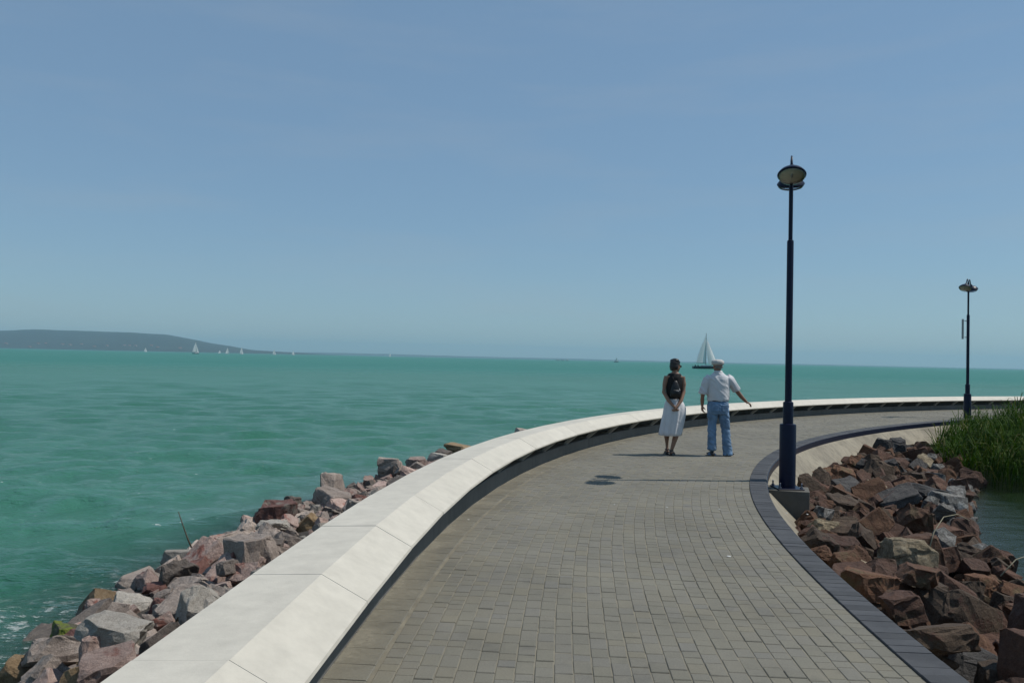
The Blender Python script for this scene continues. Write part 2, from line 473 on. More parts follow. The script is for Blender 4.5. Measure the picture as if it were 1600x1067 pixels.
fr = t.n('ShaderNodeFresnel'); fr.inputs[0].default_value = 1.333; t.l(b2.outputs[0], fr.inputs['Normal'])
sh = t.n('ShaderNodeMixShader'); t.l(fr.outputs[0], sh.inputs[0]); t.l(clear.outputs[0], sh.inputs[1]); t.l(gl.outputs[0], sh.inputs[2])
ms = t.n('ShaderNodeMixShader'); t.l(t.math('MAXIMUM', dep, foam), ms.inputs[0]); t.l(sh.outputs[0], ms.inputs[1]); t.l(t.b.outputs[0], ms.inputs[2])
t.l(ms.outputs[0], t.out.inputs[0])
M_WATER = t.m

def make_lake():
    az = np.concatenate([np.linspace(-180, -42, 50, endpoint=False), np.linspace(-42, 40, 520, endpoint=False), np.linspace(40, 180, 50, endpoint=False)])
    az = np.radians(az)
    rr = np.concatenate([[1.2, 2.0, 2.8], np.geomspace(3.4, 250, 400), np.geomspace(256, 17000, 90)])
    A, Rr = np.meshgrid(az, rr); A = A.ravel(); Rr = Rr.ravel()
    X, Y = Rr * np.sin(A), Rr * np.cos(A)
    cell = Rr * .011
    s_, t_ = np.zeros(len(X)), np.full(len(X), -999.)
    near = Rr < 90
    s_[near], t_[near] = locate(X[near], Y[near])
    right = near & (t_ > 0)
    calm = np.zeros(len(X)); calm[right] = np.clip((t_[right] - 0) / 1.0, 0, 1)
    bed = np.where(t_ < 0, bankL(s_, -t_ - W2), bankR(s_, t_ - W2))
    d = np.where(near, np.maximum(WATER_Z - bed, 0), 99)
    depth = 1 - np.exp(-d * np.where(t_ > 0, 1.7, 2.6))
    foam = np.where(near & (t_ < 0), np.exp(-np.abs(d - .15) * 1.3), 0) * np.interp(s_, [-9, 2, 10, 12, 16], [.8, 1, 1, .6, .25])
    rg = np.random.default_rng(3)
    Z = np.zeros(len(X))
    for i in range(70):
        lam = 10 ** rg.uniform(math.log10(.4), math.log10(3.6)); kk = 2 * math.pi / lam
        di = rg.normal(R(96), R(38)); a = .0044 * lam ** .85
        p = rg.uniform(0, 6.28)
        fade = np.clip((lam / cell - 2.2) / 2.5, 0, 1)
        arg = kk * (X * math.cos(di) + Y * math.sin(di)) + p
        Z += a * fade * (np.sin(arg) + .22 * np.sin(2 * arg + 1.2))
    Z *= np.clip(d / .8, .25, 1) * (1 - .82 * calm)
    n, m = len(az), len(rr)
    idx = np.arange(n * m).reshape(m, n)
    a0 = idx[:-1, :]; a1 = np.roll(idx, -1, 1)[:-1, :]; b0 = idx[1:, :]; b1 = np.roll(idx, -1, 1)[1:, :]
    quads = np.stack([a0, b0, b1, a1], -1).reshape(-1, 4)
    # wind the faces upward
    quads = quads[:, ::-1]
    me = bpy.data.meshes.new('lake')
    co = np.stack([X, Y, WATER_Z + Z], -1)
    nv = len(co)
    co = np.vstack([co, [[0, 0, WATER_Z]]])
    me.vertices.add(len(co)); me.vertices.foreach_set('co', co.ravel())
    me.loops.add(quads.size); me.loops.foreach_set('vertex_index', quads.ravel().astype(np.int32))
    me.polygons.add(len(quads)); me.polygons.foreach_set('loop_start', np.arange(0, quads.size, 4, dtype=np.int32))
    me.polygons.foreach_set('use_smooth', np.ones(len(quads), bool))
    me.update(calc_edges=True); me.validate()
    far = np.clip((np.log(np.maximum(Y, 1)) - math.log(110)) / (math.log(170) - math.log(110)), 0, 1)
    unres = np.clip((np.log(np.maximum(Rr, 1)) - math.log(18)) / (math.log(220) - math.log(18)), 0, 1)
    for nm_, arr in (('unresolved', unres), ('depth', depth), ('calm', calm), ('foam', foam), ('far', far)):
        at_ = me.attributes.new(nm_, 'FLOAT', 'POINT'); at_.data.foreach_set('value', np.append(arr, 0).astype(np.float32))
    o = link('lake', me, None, [M_WATER]); tag(o, kind='structure')
    if me.polygons[0].normal.z < 0: me.flip_normals()
make_lake()

# ------------------------------------------------------------------ far shore hills
t = NT('wooded_hill'); geo = t.n('ShaderNodeNewGeometry'); w = geo.outputs['Position']
c = t.ramp(t.noise(w, .004, 6, .65), [(.35, (.012, .022, .020)), (.6, (.022, .034, .028)), (.75, (.06, .065, .045))])
M_HILL = t.set(c, .95)
M_HOUSE = simple('far_house', (.30, .28, .26), .8)

def ridge(name, prof, dist, depth, rough, tilt=0.0, n2=14):
    """prof: (lateral metres, height above the water) seen from the promenade; a rounded range of the given depth"""
    xs = np.arange(prof[0][0], prof[-1][0], 45.0)
    hs = np.interp(xs, [p[0] for p in prof], [p[1] for p in prof])
    verts = []; faces = []
    for i, (x, h) in enumerate(zip(xs, hs)):
        for j in range(n2):
            v = j / (n2 - 1)
            e = math.sin(min(v * 1.6, 1) * math.pi / 2) if v < .8 else math.cos((v - .8) / .2 * math.pi / 2)
            nz = noise.noise((x * .0035, v * 4, dist * .01)) * rough + noise.noise((x * .02, v * 11, 3)) * rough * .4
            verts.append((x * (1 + (v - .6) * depth / dist), dist + (v - .6) * depth + tilt * x, WATER_Z - .9 + max(0, h * e + (nz * e if 0 < j < n2 - 1 else 0))))
    for i in range(len(xs) - 1):
        for j in range(n2 - 1):
            a = i * n2 + j
            faces.append((a, a + n2, a + n2 + 1, a + 1))
    me = mesh_py(name, verts, faces, True)
    o = link(name, me, None, [M_HILL]); tag(o, kind='structure')
    return o
D1 = 7000.0; u = D1 / 1244.4
hill_px = [(-520, 20), (-300, 26), (-120, 27), (0, 27.5), (60, 30.5), (100, 30), (200, 29), (260, 26.5), (300, 20.5), (330, 14.5), (360, 11), (395, 5.5), (440, 3.5), (490, 1.5), (540, 0)]
hill = ridge('hills', [((p - 800) * u, h * u) for p, h in hill_px], D1, 2600, 5)
D2 = 12500.0; u2 = D2 / 1244.4
ridge('hills', [((p - 800) * u2, h * u2) for p, h in [(380, 0), (440, 3.0), (520, 3.6), (620, 3.4), (720, 2.6), (800, 2.2), (900, 2.4), (1000, 1.6), (1120, 1.2), (1300, 1.5), (1500, 1.0), (1800, 1.4), (2200, 0)]], D2, 1500, 3)

# ------------------------------------------------------------------ banks and the path's bed
def bank(name, side, f, o0, o1):
    ss = srange(S0, S1, .5); oo = o0 + (o1 - o0) * np.linspace(0, 1, 34) ** 1.6
    v = []; fc = []
    for s in ss:
        for o in oo:
            p = (AL if side == 'L' else AR)(s, o, float(f(s, o)))
            p.z += noise.noise((p.x * 2, p.y * 2, 0)) * .06 if o > o0 + .05 else 0
            v.append(p)
    n = len(oo)
    for i in range(len(ss) - 1):
        for j in range(n - 1):
            a = i * n + j
            q = (a, a + 1, a + n + 1, a + n)
            fc.append(q if side == 'R' else q[::-1])
    me = mesh_py(name, v, fc, True)
    if me.polygons[0].normal.z < 0: me.flip_normals()
    tag(link(name, me, None, [M_BANK]), kind='structure')
bank('bank_terrain', 'L', bankL, .25, 17)
bank('bank_terrain', 'R', bankR, .05, 14)

mb = MB()
mb.loft([[at(s, tt, z) for tt, z in ((-W2 - .02, -.005), (W2 + .10, -.005), (W2 + .10, -1.5), (-W2 - .02, -1.5))] for s in srange(S0, S1, .4)])
promenade = mb.build('promenade', M_SAND); tag(promenade, kind='structure')

def project(p):
    d = p - CAM; z = d.dot(_f)
    if z < .1: return None
    return (800 + d.dot(_r) / z * 1244.4, 533.5 - d.dot(_u) / z * 1244.4, z)

# ------------------------------------------------------------------ paving stones
COLW = .105; GAP = .005
LENS = [.098, .138, .178]
def paver_mesh(L, wd, h=.03, b=.004):
    mb = MB(); x, y = wd / 2, L / 2
    v = [(-x, -y, -h), (x, -y, -h), (x, y, -h), (-x, y, -h), (-x, -y, -b), (x, -y, -b), (x, y, -b), (-x, y, -b),
         (-x + b, -y + b, 0), (x - b, -y + b, 0), (x - b, y - b, 0), (-x + b, y - b, 0)]
    f = [(0, 1, 5, 4), (1, 2, 6, 5), (2, 3, 7, 6), (3, 0, 4, 7), (4, 5, 9, 8), (5, 6, 10, 9), (6, 7, 11, 10), (7, 4, 8, 11), (8, 9, 10, 11)]
    return v, f
STRIP = .24                                   # plain edge slabs along the wall
T0 = -W2 + STRIP
ncol = int(round((2 * W2 - STRIP - .012) / COLW)); cw = (2 * W2 - STRIP - .012) / ncol
bands = [S0, -3.2, .4, 4.1, 6.9, 9.35, 11.9, 15.6, 19.2, 23.4, 28, 34, 40, 48, S1 - .2]
stones = []                                    # (pos, rz, tilt, len index)
for bi in range(len(bands) - 1):
    s0, s1 = bands[bi], bands[bi + 1]
    for cidx in range(ncol):
        tt = T0 + .012 + cw * (cidx + .5)
        s = s0 + random.uniform(0, .02)
        while s < s1:
            k = float(np.interp(s, _s, _k))
            g = 1 - tt * k                       # arc length at this offset per unit of centre arc
            li = random.choices((0, 1, 2), (.30, .38, .32))[0]
            ds = (LENS[li]) / g
            fit = 1.0
            if s + ds > s1 - .04: fit = (s1 - s) / ds; ds = s1 - s
            if ds < .03: break
            sc = s + ds / 2
            p = at(sc, tt + random.gauss(0, .0012), random.gauss(0, .0012))
            stones.append((p, -head(sc) + random.gauss(0, .006), (random.gauss(0, .006), random.gauss(0, .006)), li, fit))
            s += ds
vis = []
for i, (p, rz, tl, li, fit) in enumerate(stones):
    q = project(p)
    if q and -10 < q[0] < 1610 and q[1] < 1075: vis.append((LENS[li] * COLW / q[2] ** 3, i))
vis.sort(reverse=True)
single = set(i for _, i in vis[:300])
pm = []
for L in LENS:
    v, f = paver_mesh(L - GAP, cw - GAP)
    me = mesh_py('paving_stone', v, f); me.materials.append(M_PAVER); pm.append((me, v, f))
allv = []; allf = []; allr = []
for i, (p, rz, tl, li, fit) in enumerate(stones):
    M = Matrix.Translation(p) @ Matrix.Rotation(rz, 4, 'Z') @ Matrix.Rotation(tl[0], 4, 'X') @ Matrix.Rotation(tl[1], 4, 'Y') @ Matrix.Diagonal((1, fit, 1, 1))
    if i in single:
        o = bpy.data.objects.new('paving_stone', pm[li][0]); C.objects.link(o); o.parent = promenade; o.matrix_world = M
    else:
        b = len(allv); r_ = random.random()
        allv += [M @ Vector(q) for q in pm[li][1]]; allf += [tuple(a + b for a in q) for q in pm[li][2]]; allr += [r_] * 12
me = mesh_py('paving', allv, allf); a_ = me.attributes.new('rnd', 'FLOAT', 'POINT'); a_.data.foreach_set('value', allr)
tag(link('paving', me, promenade, [M_PAVER]), kind='stuff')
# edge slabs beside the wall
s = S0 + .3; slab_i = 0
while s < S1 - .6:
    L = random.choice((.19, .21, .24))
    a, b = s + .004, s + L - .004
    mb = MB()
    prof = lambda s_: [at(s_, tt, z) for tt, z in ((-W2 - .01, -.028), (-W2 - .01, .0025), (T0 - .018, .001), (T0 - .013, -.004), (T0 - .013, -.028))]
    mb.loft([prof(a), prof((a + b) / 2), prof(b)])
    mb.build('edge_slab', M_EDGE, promenade)
    s += L; slab_i += 1

# ------------------------------------------------------------------ dark kerb on the pond side
kerb_base = MB()
kerb_base.loft([[AR(s, o, z) for o, z in ((.012, -.03), (.228, -.03), (.228, -.6), (.012, -.6))] for s in srange(S0, S1, .4)])
kerb = kerb_base.build('kerb', M_WALL); tag(kerb, kind='structure')
s = 1.2; ki = 0
while ki < 296 and s < S1 - .3:
    L = .118 if s < 30 else .22
    a, b = s + .0025, s + L - .0025
    dz = random.gauss(0, .0012)
    prof = lambda s_: [AR(s_, o, z + dz) for o, z in ((.004, -.16), (.004, .004), (.008, .010), (.222, .010), (.240, -.006), (.240, -.16))]
    mb = MB(); mb.loft([prof(a), prof(b)])
    mb.build('kerb_block', M_KERB, kerb)
    s += L; ki += 1

mb = MB(); mb.loft([[AR(s, o, z) for o, z in ((.2405, -.010), (.248, -.014), (.248, -.155), (.2405, -.155))] for s in srange(14.2, S1 - .5, .3)])  # thin navy strip laid over the outer face of the far kerb
o = mb.build('edge_strip', M_POLE, kerb); o['label'] = 'navy strip on the outer face of the far kerb'
t = NT('drifted_sand'); g_ = t.n('ShaderNodeNewGeometry'); w = g_.outputs['Position']
dd_ = t.n('ShaderNodeAttribute', attribute_name='out').outputs['Fac']
t.set(t.ramp(t.noise(w, 25, 5, .7), [(.3, (.29, .268, .21)), (.7, (.43, .40, .315))]), .95)
cov = t.math('SUBTRACT', t.math('ADD', t.noise(w, 1.7, 7, .68), t.math('MULTIPLY', t.noise(w, 14, 5, .7), .25)), t.math('MULTIPLY', dd_, .62))
tp = t.n('ShaderNodeBsdfTransparent'); ms = t.n('ShaderNodeMixShader'); t.l(t.ramp(cov, [(.36, 0.0), (.68, .6)]), ms.inputs[0]); t.l(tp.outputs[0], ms.inputs[1]); t.l(t.b.outputs[0], ms.inputs[2]); t.l(ms.outputs[0], t.out.inputs[0])
vs_ = []; fs_ = []; ou_ = []; ss_ = srange(S0, S1, .3); us_ = (0, .1, .25, .45, .7, 1)
for s in ss_:
    for u_ in us_: vs_.append(at(s, -W2 + .002 + u_ * .62, .0085 - .003 * u_)); ou_.append(u_)
for i in range(len(ss_) - 1):
    for j in range(5): a = i * 6 + j; fs_.append((a, a + 1, a + 7, a + 6))
me = mesh_py('drifted_sand', vs_, fs_); a_ = me.attributes.new('out', 'FLOAT', 'POINT'); a_.data.foreach_set('value', ou_)
tag(link('drifted_sand', me, promenade, [t.m]), kind='stuff')

# sloping concrete below the kerb
def pr(s_): return [AR(s_, o, z) for o, z in ((.20, -.13), (.255, -.13), (.30, -.16), (1.35, -1.2), (1.35, -1.5), (.20, -1.5))]
mb = MB(); mb.loft([pr(s) for s in srange(S0, S1, .35)])
revet = mb.build('concrete_revetment', M_REVET)
tag(revet, 'sloping pale concrete revetment below the dark kerb, above the red rocks', 'revetment')

# ------------------------------------------------------------------ white parapet
wall = empty('parapet_wall', AL(6.05, .2, 0))
tag(wall, 'long curving white parapet with slanted coping panels on brackets beside the lake', 'parapet')
wall_inv = Matrix.Translation(-wall.location)
def wpart(mb, name, mat, smooth=False, bevel=0.0):
    o = mb.build(name, mat, wall, smooth, bevel); o.matrix_parent_inverse = Matrix.Translation(-wall.location); return o
mb = MB()
mb.loft([[AL(s, o, z) for o, z in ((0, -.35), (.012, .175), (.022, .185), (.36, .185), (.36, .455), (.415, .455), (.415, -1.2), (0.0, -1.2))] for s in srange(S0, S1, .3)])
wpart(mb, 'base_wall', M_WALL)
PANEL = 1.21
edges = [6.05 + PANEL * k for k in range(-12, 41)]
prof_c = [(-.205, .372), (-.200, .390), (.050, .524), (.432, .508), (.440, .498), (.440, .40), (.420, .40), (.420, .47), (.05, .478), (-.185, .352)]
for i in range(len(edges) - 1):
    a, b = edges[i] + .0022, edges[i + 1] - .0022
    if a < S0 or b > S1: continue
    dz = random.gauss(0, .0012); do = random.gauss(0, .0015)
    mb = MB(); mb.loft([[AL(s, o + do, z + dz) for o, z in prof_c] for s in (a, b)])
    wpart(mb, 'coping_panel', M_COPING)
    # steel bracket near each joint: strut rising to the lip, and a flat foot
    for sb in (edges[i] + .10,):
        hw = .032
        mb = MB()
        pts = [(.03, .185), (.10, .185), (-.12, .392), (-.178, .356)]
        mb.loft([[AL(sb - hw, o, z) for o, z in pts], [AL(sb + hw, o, z) for o, z in pts]])
        pts = [(.025, .1855), (.20, .1855), (.20, .195), (.025, .195)]
        mb.loft([[AL(sb - .045, o, z) for o, z in pts], [AL(sb + .045, o, z) for o, z in pts]])
        wpart(mb, 'bracket', M_STEEL)

# ------------------------------------------------------------------ rocks
def rock_proto(seed, low=False, cuts=2):
    rg = random.Random(seed)
    bm = bmesh.new(); bmesh.ops.create_cube(bm, size=2.0)
    sx, sy, sz = 1, rg.uniform(.7, .95), rg.uniform(.55, .85)
    for v in bm.verts: v.co = Vector((v.co.x * sx + rg.uniform(-.18, .18), v.co.y * sy + rg.uniform(-.18, .18), v.co.z * sz + rg.uniform(-.15, .15)))
    for k in range(rg.randint(7, 11)):
        n = Vector((rg.gauss(0, 1), rg.gauss(0, 1), rg.gauss(0, .8))).normalized()
        sup = max(v.co.dot(n) for v in bm.verts)
        d = sup * rg.uniform(.62, .86)
        r = bmesh.ops.bisect_plane(bm, geom=bm.verts[:] + bm.edges[:] + bm.faces[:], plane_co=n * d, plane_no=n, clear_outer=True)
        es = [e for e in r['geom_cut'] if isinstance(e, bmesh.types.BMEdge)]
        if len(es) >= 3: bmesh.ops.edgenet_fill(bm, edges=es)
    bmesh.ops.remove_doubles(bm, verts=bm.verts, dist=.03)
    bmesh.ops.recalc_face_normals(bm, faces=bm.faces)
    if not low:
        bmesh.ops.bevel(bm, geom=bm.edges[:], offset=rg.uniform(.04, .13), segments=2, profile=.5, affect='EDGES', clamp_overlap=True)
        bmesh.ops.triangulate(bm, faces=bm.faces)
        bmesh.ops.subdivide_edges(bm, edges=[e for e in bm.edges if e.calc_length() > .25], cuts=cuts, use_grid_fill=True)
        bmesh.ops.triangulate(bm, faces=bm.faces)
        off = Vector((seed * 3.1, seed * 1.7, 0))
        for v in bm.verts:
            n = v.normal if v.normal.length else v.co.normalized()
            v.co += n * (noise.fractal(v.co * 2.4 + off, .75, 2.2, 4) * .12) + noise.noise_vector(v.co * 4.5 + off) * .04
    bmesh.ops.triangulate(bm, faces=bm.faces)
    me = bpy.data.meshes.new('rock'); bm.to_mesh(me); bm.free()
    m = max(max(abs(c) for c in v.co) for v in me.vertices)
    for v in me.vertices: v.co /= m
    return me
PROT = [rock_proto(100 + i) for i in range(26)]
LOWP = [rock_proto(300 + i, False, 1) for i in range(14)]
print('ROCKTRIS', [len(m.polygons) for m in PROT[:5]], [len(m.polygons) for m in LOWP[:5]])
low_np = []
for me in LOWP:
    co = np.array([v.co[:] for v in me.vertices]); fc = np.array([p.vertices[:] for p in me.polygons]); low_np.append((co, fc))
_mat_cache = {}
def rock_mesh(i, mat):
    key = (i, mat.name)
    if key not in _mat_cache:
        me = PROT[i].copy(); me.materials.clear(); me.materials.append(mat); _mat_cache[key] = me
    return _mat_cache[key]

class Field:
    """height of the pile on a fine grid, so that stones rest on stones"""
    def __init__(self, x0, x1, y0, y1, c=.06):
        self.x0, self.y0, self.c = x0, y0, c
        self.nx, self.ny = int((x1 - x0) / c), int((y1 - y0) / c)
        gx, gy = np.meshgrid(x0 + (np.arange(self.nx) + .5) * c, y0 + (np.arange(self.ny) + .5) * c, indexing='ij')
        self.gx, self.gy = gx, gy
        s, t = locate(gx.ravel(), gy.ravel())
        self.s, self.t = s.reshape(gx.shape), t.reshape(gx.shape)
        self.h = np.where(self.t < 0, bankL(self.s, -self.t - W2), bankR(self.s, self.t - W2))
    def win(self, x, y, r):
        i0, i1 = max(0, int((x - r - self.x0) / self.c)), min(self.nx, int((x + r - self.x0) / self.c) + 1)
        j0, j1 = max(0, int((y - r - self.y0) / self.c)), min(self.ny, int((y + r - self.y0) / self.c) + 1)
        return slice(i0, i1), slice(j0, j1)
    def rest(self, x, y, r, c, sink=.38):
        w = self.win(x, y, r); h = self.h[w]
        if h.size == 0: return None
        d = np.hypot(self.gx[w] - x, self.gy[w] - y) / r
        m = d < .75
        if not m.any(): return None
        base = np.percentile(h[m], 62)
        return base + c * (1 - 2 * sink)
    def stamp(self, x, y, r, c, z):
        w = self.win(x, y, r); d = np.hypot(self.gx[w] - x, self.gy[w] - y) / r
        top = np.where(d < 1, z + c * .88 * np.sqrt(np.maximum(0, 1 - d ** 2.6)), -9)
        self.h[w] = np.maximum(self.h[w], top)
FL = Field(-9, 26, -3, 42); FR = Field(2, 26, -3, 36)
random.seed(21)

rocks = []   # dict(side, pos, rot, scale, mat, proto, size, label)
def put(side, s, o, r, flat=None, mat=None, label=None, rot=None, sink=.38, lift=0.0, proto=None, tilt=None, asp=None):
    if tilt is None: tilt = .48 if side == 'L' else .62
    p = (AL if side == 'L' else AR)(s, o, 0)
    F = FL if side == 'L' else FR
    fl = flat if flat is not None else (random.uniform(.55, .95) if side == 'L' else random.uniform(.62, 1.05))
    c = r * fl
    z = F.rest(p.x, p.y, r * .9, c, sink)
    if z is None: return
    z += lift
    F.stamp(p.x, p.y, r * .88, c, z)
    a = asp if asp else random.uniform(.72, 1.0)
    rot = rot if rot is not None else random.uniform(0, 6.28)
    e = (random.gauss(0, tilt), random.gauss(0, tilt), rot)
    mats = LEFT_MATS if side == 'L' else RIGHT_MATS
    if mat is None:
        mat = random.choices(mats, (.38, .30, .15, .07, .06, .04) if side == 'L' else (.38, .36, .22, .03, 0, .01))[0]
    rocks.append(dict(side=side, pos=Vector((p.x, p.y, z)), rot=e, scale=(r, r * a, c), mat=mat, proto=random.randrange(len(PROT)) if proto is None else proto, r=r, label=label, s=s, o=o))

def scatter(side, n, rmin, rmax, s0, s1, olo, ohi, dens=1.15, **kw):
    got = []; tries = 0; made = 0
    while made < n and tries < n * 25:
        tries += 1
        s = random.uniform(s0, s1)
        lo, hi = olo(s), ohi(s)
        o = lo + (hi - lo) * random.random()
        r = rmin + (rmax - rmin) * random.random() ** 1.7
        p = (AL if side == 'L' else AR)(s, o, 0)
        if any((p.x - q[0]) ** 2 + (p.y - q[1]) ** 2 < ((r + q[2]) * .5 * dens) ** 2 for q in got): continue
        got.append((p.x, p.y, r)); made += 1
        k = dict(kw)
        if side == 'R':
            if o > shoreR(s) - .75 and s > 15 and random.random() < .3: k['mat'] = RIGHT_MATS[4]
            if o < shoreR(s) - 1.2 and s > 22 and random.random() < .2: k['mat'] = RIGHT_MATS[3]
        put(side, s, o, r, **k)

# lake side: a bed of small stones, then the larger ones
scatter('L', 900, .06, .12, 3.5, 19, lambda s: .9, lambda s: shoreL(s) + .1, .9)
scatter('L', 560, .10, .27, 3.5, 21, lambda s: 1.0, lambda s: shoreL(s) + .12, 1.05)
scatter('L', 200, .14, .30, 20, 42, lambda s: 1.0, lambda s: shoreL(s) - .1, 1.5)
# pond side
lo_in = lambda s: np.interp(s, [0, 12, 16, 30], [.36, .40, .62, .72])
scatter('R', 900, .08, .15, 2.0, 29, lo_in, lambda s: shoreR(s) + .1, .9)
scatter('R', 430, .15, .37, 2.2, 29.5, lambda s: lo_in(s) + .12, lambda s: shoreR(s) + .0, 1.05)

# the stones one can pick out in the picture: full label, and the words by which neighbours refer to it
LM = [
 ('L', 8.8, 2.16, .27, .50, 2, 'large pale flat-topped boulder, the nearest big one on the lake side', 'pale flat-topped boulder'),
 ('L', 8.15, 1.75, .19, .60, 1, 'pinkish boulder with red blotches below the pale flat-topped one, near the coping', 'red-blotched boulder'),
 ('L', 8.6, 1.50, .17, .75, 3, 'brick-red patched boulder tight against the near coping of the white wall', 'brick-red patched boulder'),
 ('L', 13.7, 3.5, .32, 1.15, 3, 'big rounded reddish boulder on the outer edge of the lakeside rocks', 'rounded reddish boulder'),
 ('L', 11.3, 2.30, .31, .9, 0, 'big brown slab leaning in the middle of the lakeside rocks', 'leaning brown slab'),
 ('L', 12.9, 3.00, .23, .48, 2, 'flat pale grey slab just below the big rounded reddish boulder', 'flat pale slab'),
 ('L', 15.9, 4.05, .34, 1.35, 0, 'tall grey boulder with a pointed top, highest of the lakeside rocks', 'tall pointed boulder'),
 ('L', 15.0, 3.45, .34, .66, 0, 'broad pale boulder in front of the tall pointed grey one', 'broad pale boulder'),
 ('L', 17.9, 4.25, .30, .95, 0, 'blocky grey boulder standing against the lake before the far bend of the white wall', 'blocky grey boulder'),
 ('L', 14.85, 4.05, .22, 1.05, 4, 'dark triangular rock between the reddish boulder and the tall pointed one', 'dark triangular rock'),
 ('L', 11.9, 3.6, .20, .95, 2, 'whitish pointed rock at the waterline beside a driftwood stick', 'whitish pointed rock'),
 ('L', 11.35, 3.7, .25, .60, 0, 'rounded brown boulder at the waterline left of the whitish pointed rock', 'brown waterline boulder'),
 ('L', 9.9, 3.55, .22, .75, 4, 'dark reddish boulder half under water at the far left', 'half-sunk dark boulder'),
 ('R', 12.4, 1.56, .29, .85, 5, 'big pale speckled rock with lichen standing out among the dark red pond rocks', 'big speckled rock'),
 ('R', 18.6, 2.20, .38, .50, 3, 'long dark slate slab lying in the middle of the pond rocks', 'dark slate slab'),
 ('R', 16.0, 1.00, .22, .65, 4, 'white-topped rock at the foot of the nearer lamp plinth', 'white-topped rock'),
 ('R', 19.2, 1.85, .16, .90, 5, 'small speckled pale rock left of the dark slate slab', 'small speckled rock'),
 ('R', 20.2, 2.60, .42, .48, 3, 'dark flat slab tilted towards the water behind the slate slab', 'tilted dark slab'),
 ('R', 10.4, .62, .27, .60, 1, 'rust-red block lying right against the dark kerb', 'rust-red kerb block'),
 ('R', 8.6, 1.20, .34, .75, 0, 'massive maroon boulder in the bottom right corner', 'corner boulder'),
 ('R', 10.0, 1.95, .30, 1.05, 0, 'tall maroon boulder at the right edge above the corner boulder', 'tall maroon boulder'),
 ('R', 13.4, 1.94, .28, .95, 1, 'big upright rust-red boulder behind the pale speckled rock', 'upright rust-red boulder'),
 ('R', 26.3, .95, .24, .85, 3, 'dark boulder at the foot of the reeds below the kerb', 'dark boulder by the reeds'),
 ('R', 9.7, .72, .25, .66, 0, 'angular maroon rock by the kerb, nearer than the rust-red block', 'angular maroon rock'),
 ('R', 10.7, 1.15, .24, .60, 1, 'squat rust-brown rock in front of the big speckled rock', 'squat rust-brown rock'),
 ('R', 8.8, .62, .25, .60, 2, 'dark umber rock by the kerb near the bottom of the picture', 'umber kerb rock'),
]
for side, s, o, r, fl, mi, lab, short in LM:
    put(side, s, o, r, flat=fl, mat=(LEFT_MATS if side == 'L' else RIGHT_MATS)[mi], label=lab, sink=.36, tilt=.16, asp=.85)
    rocks[-1]['short'] = short
put('L', 9.6, 3.1, .16, flat=.8, mat=M_MOSSY, label='yellow-green mossy rock at the waterline on the left', sink=.4, tilt=.1); rocks[-1]['short'] = 'mossy rock'
for s_, o_, r_, f_, m_ in ((18.6, 4.2, .24, .7, 1), (19.0, 4.45, .28, .7, 0), (19.5, 4.2, .26, .6, 2), (19.9, 4.45, .30, .8, 4), (20.5, 4.35, .36, .7, 0), (21.0, 4.5, .32, .75, 1), (21.7, 4.6, .30, .7, 0), (22.6, 4.7, .30, .7, 4), (23.5, 4.8, .32, .7, 0)):
    put('L', s_, o_, r_, flat=f_, mat=LEFT_MATS[m_], sink=.3, tilt=.15)
put('L', 20.4, 4.3, .40, flat=.38, mat=LEFT_MATS[5], label='flat ochre-topped rock peeking over the coping of the white wall', sink=.42, lift=.0, tilt=.06)
rocks[-1]['short'] = 'flat ochre-topped rock'
put('L', 23.5, 4.9, .26, flat=.8, mat=LEFT_MATS[0], label='lone grey rock just showing above the coping at the start of the far bend', sink=.2, lift=.06, tilt=.1)
rocks[-1]['short'] = 'lone grey rock'

def visible(rk):
    p = rk['pos'] + Vector((0, 0, rk['scale'][2] * .7)); q = project(p)
    if not q or not (-30 < q[0] < 1630 and 560 < q[1] < 1110): return 0
    if rk['side'] == 'L':      # hidden behind the coping?
        for f in np.linspace(.08, .97, 60):
            m = CAM.lerp(p, f)
            s_, t_ = locate([m.x], [m.y])
            if t_[0] < -(W2 - .2) and t_[0] > -(W2 + .44) and m.z < .51: return 0
    return rk['r'] / q[2]
score = [(1e3 if r['label'] else visible(r), i) for i, r in enumerate(rocks)]
score.sort(key=lambda a: -a[0])
chosen = {'L': 0, 'R': 0}; single = set()
for v, i in score:
    sd = rocks[i]['side']
    if v > 0 and chosen[sd] < 150: chosen[sd] += 1; single.add(i)
MATWORD = {'rock_grey_brown': 'grey-brown', 'rock_pinkish': 'pinkish grey', 'rock_pale_grey': 'pale grey', 'rock_red': 'reddish', 'rock_dark': 'dark brown', 'rock_ochre': 'ochre',
           'rock_maroon': 'maroon', 'rock_rust': 'rust-red', 'rock_umber': 'umber brown', 'rock_slate': 'dark slate', 'rock_bleached': 'bleached whitish', 'rock_lichen': 'lichen-speckled', 'rock_mossy': 'mossy'}
labels = {}
rub = {'L': ([], [], []), 'R': ([], [], [])}
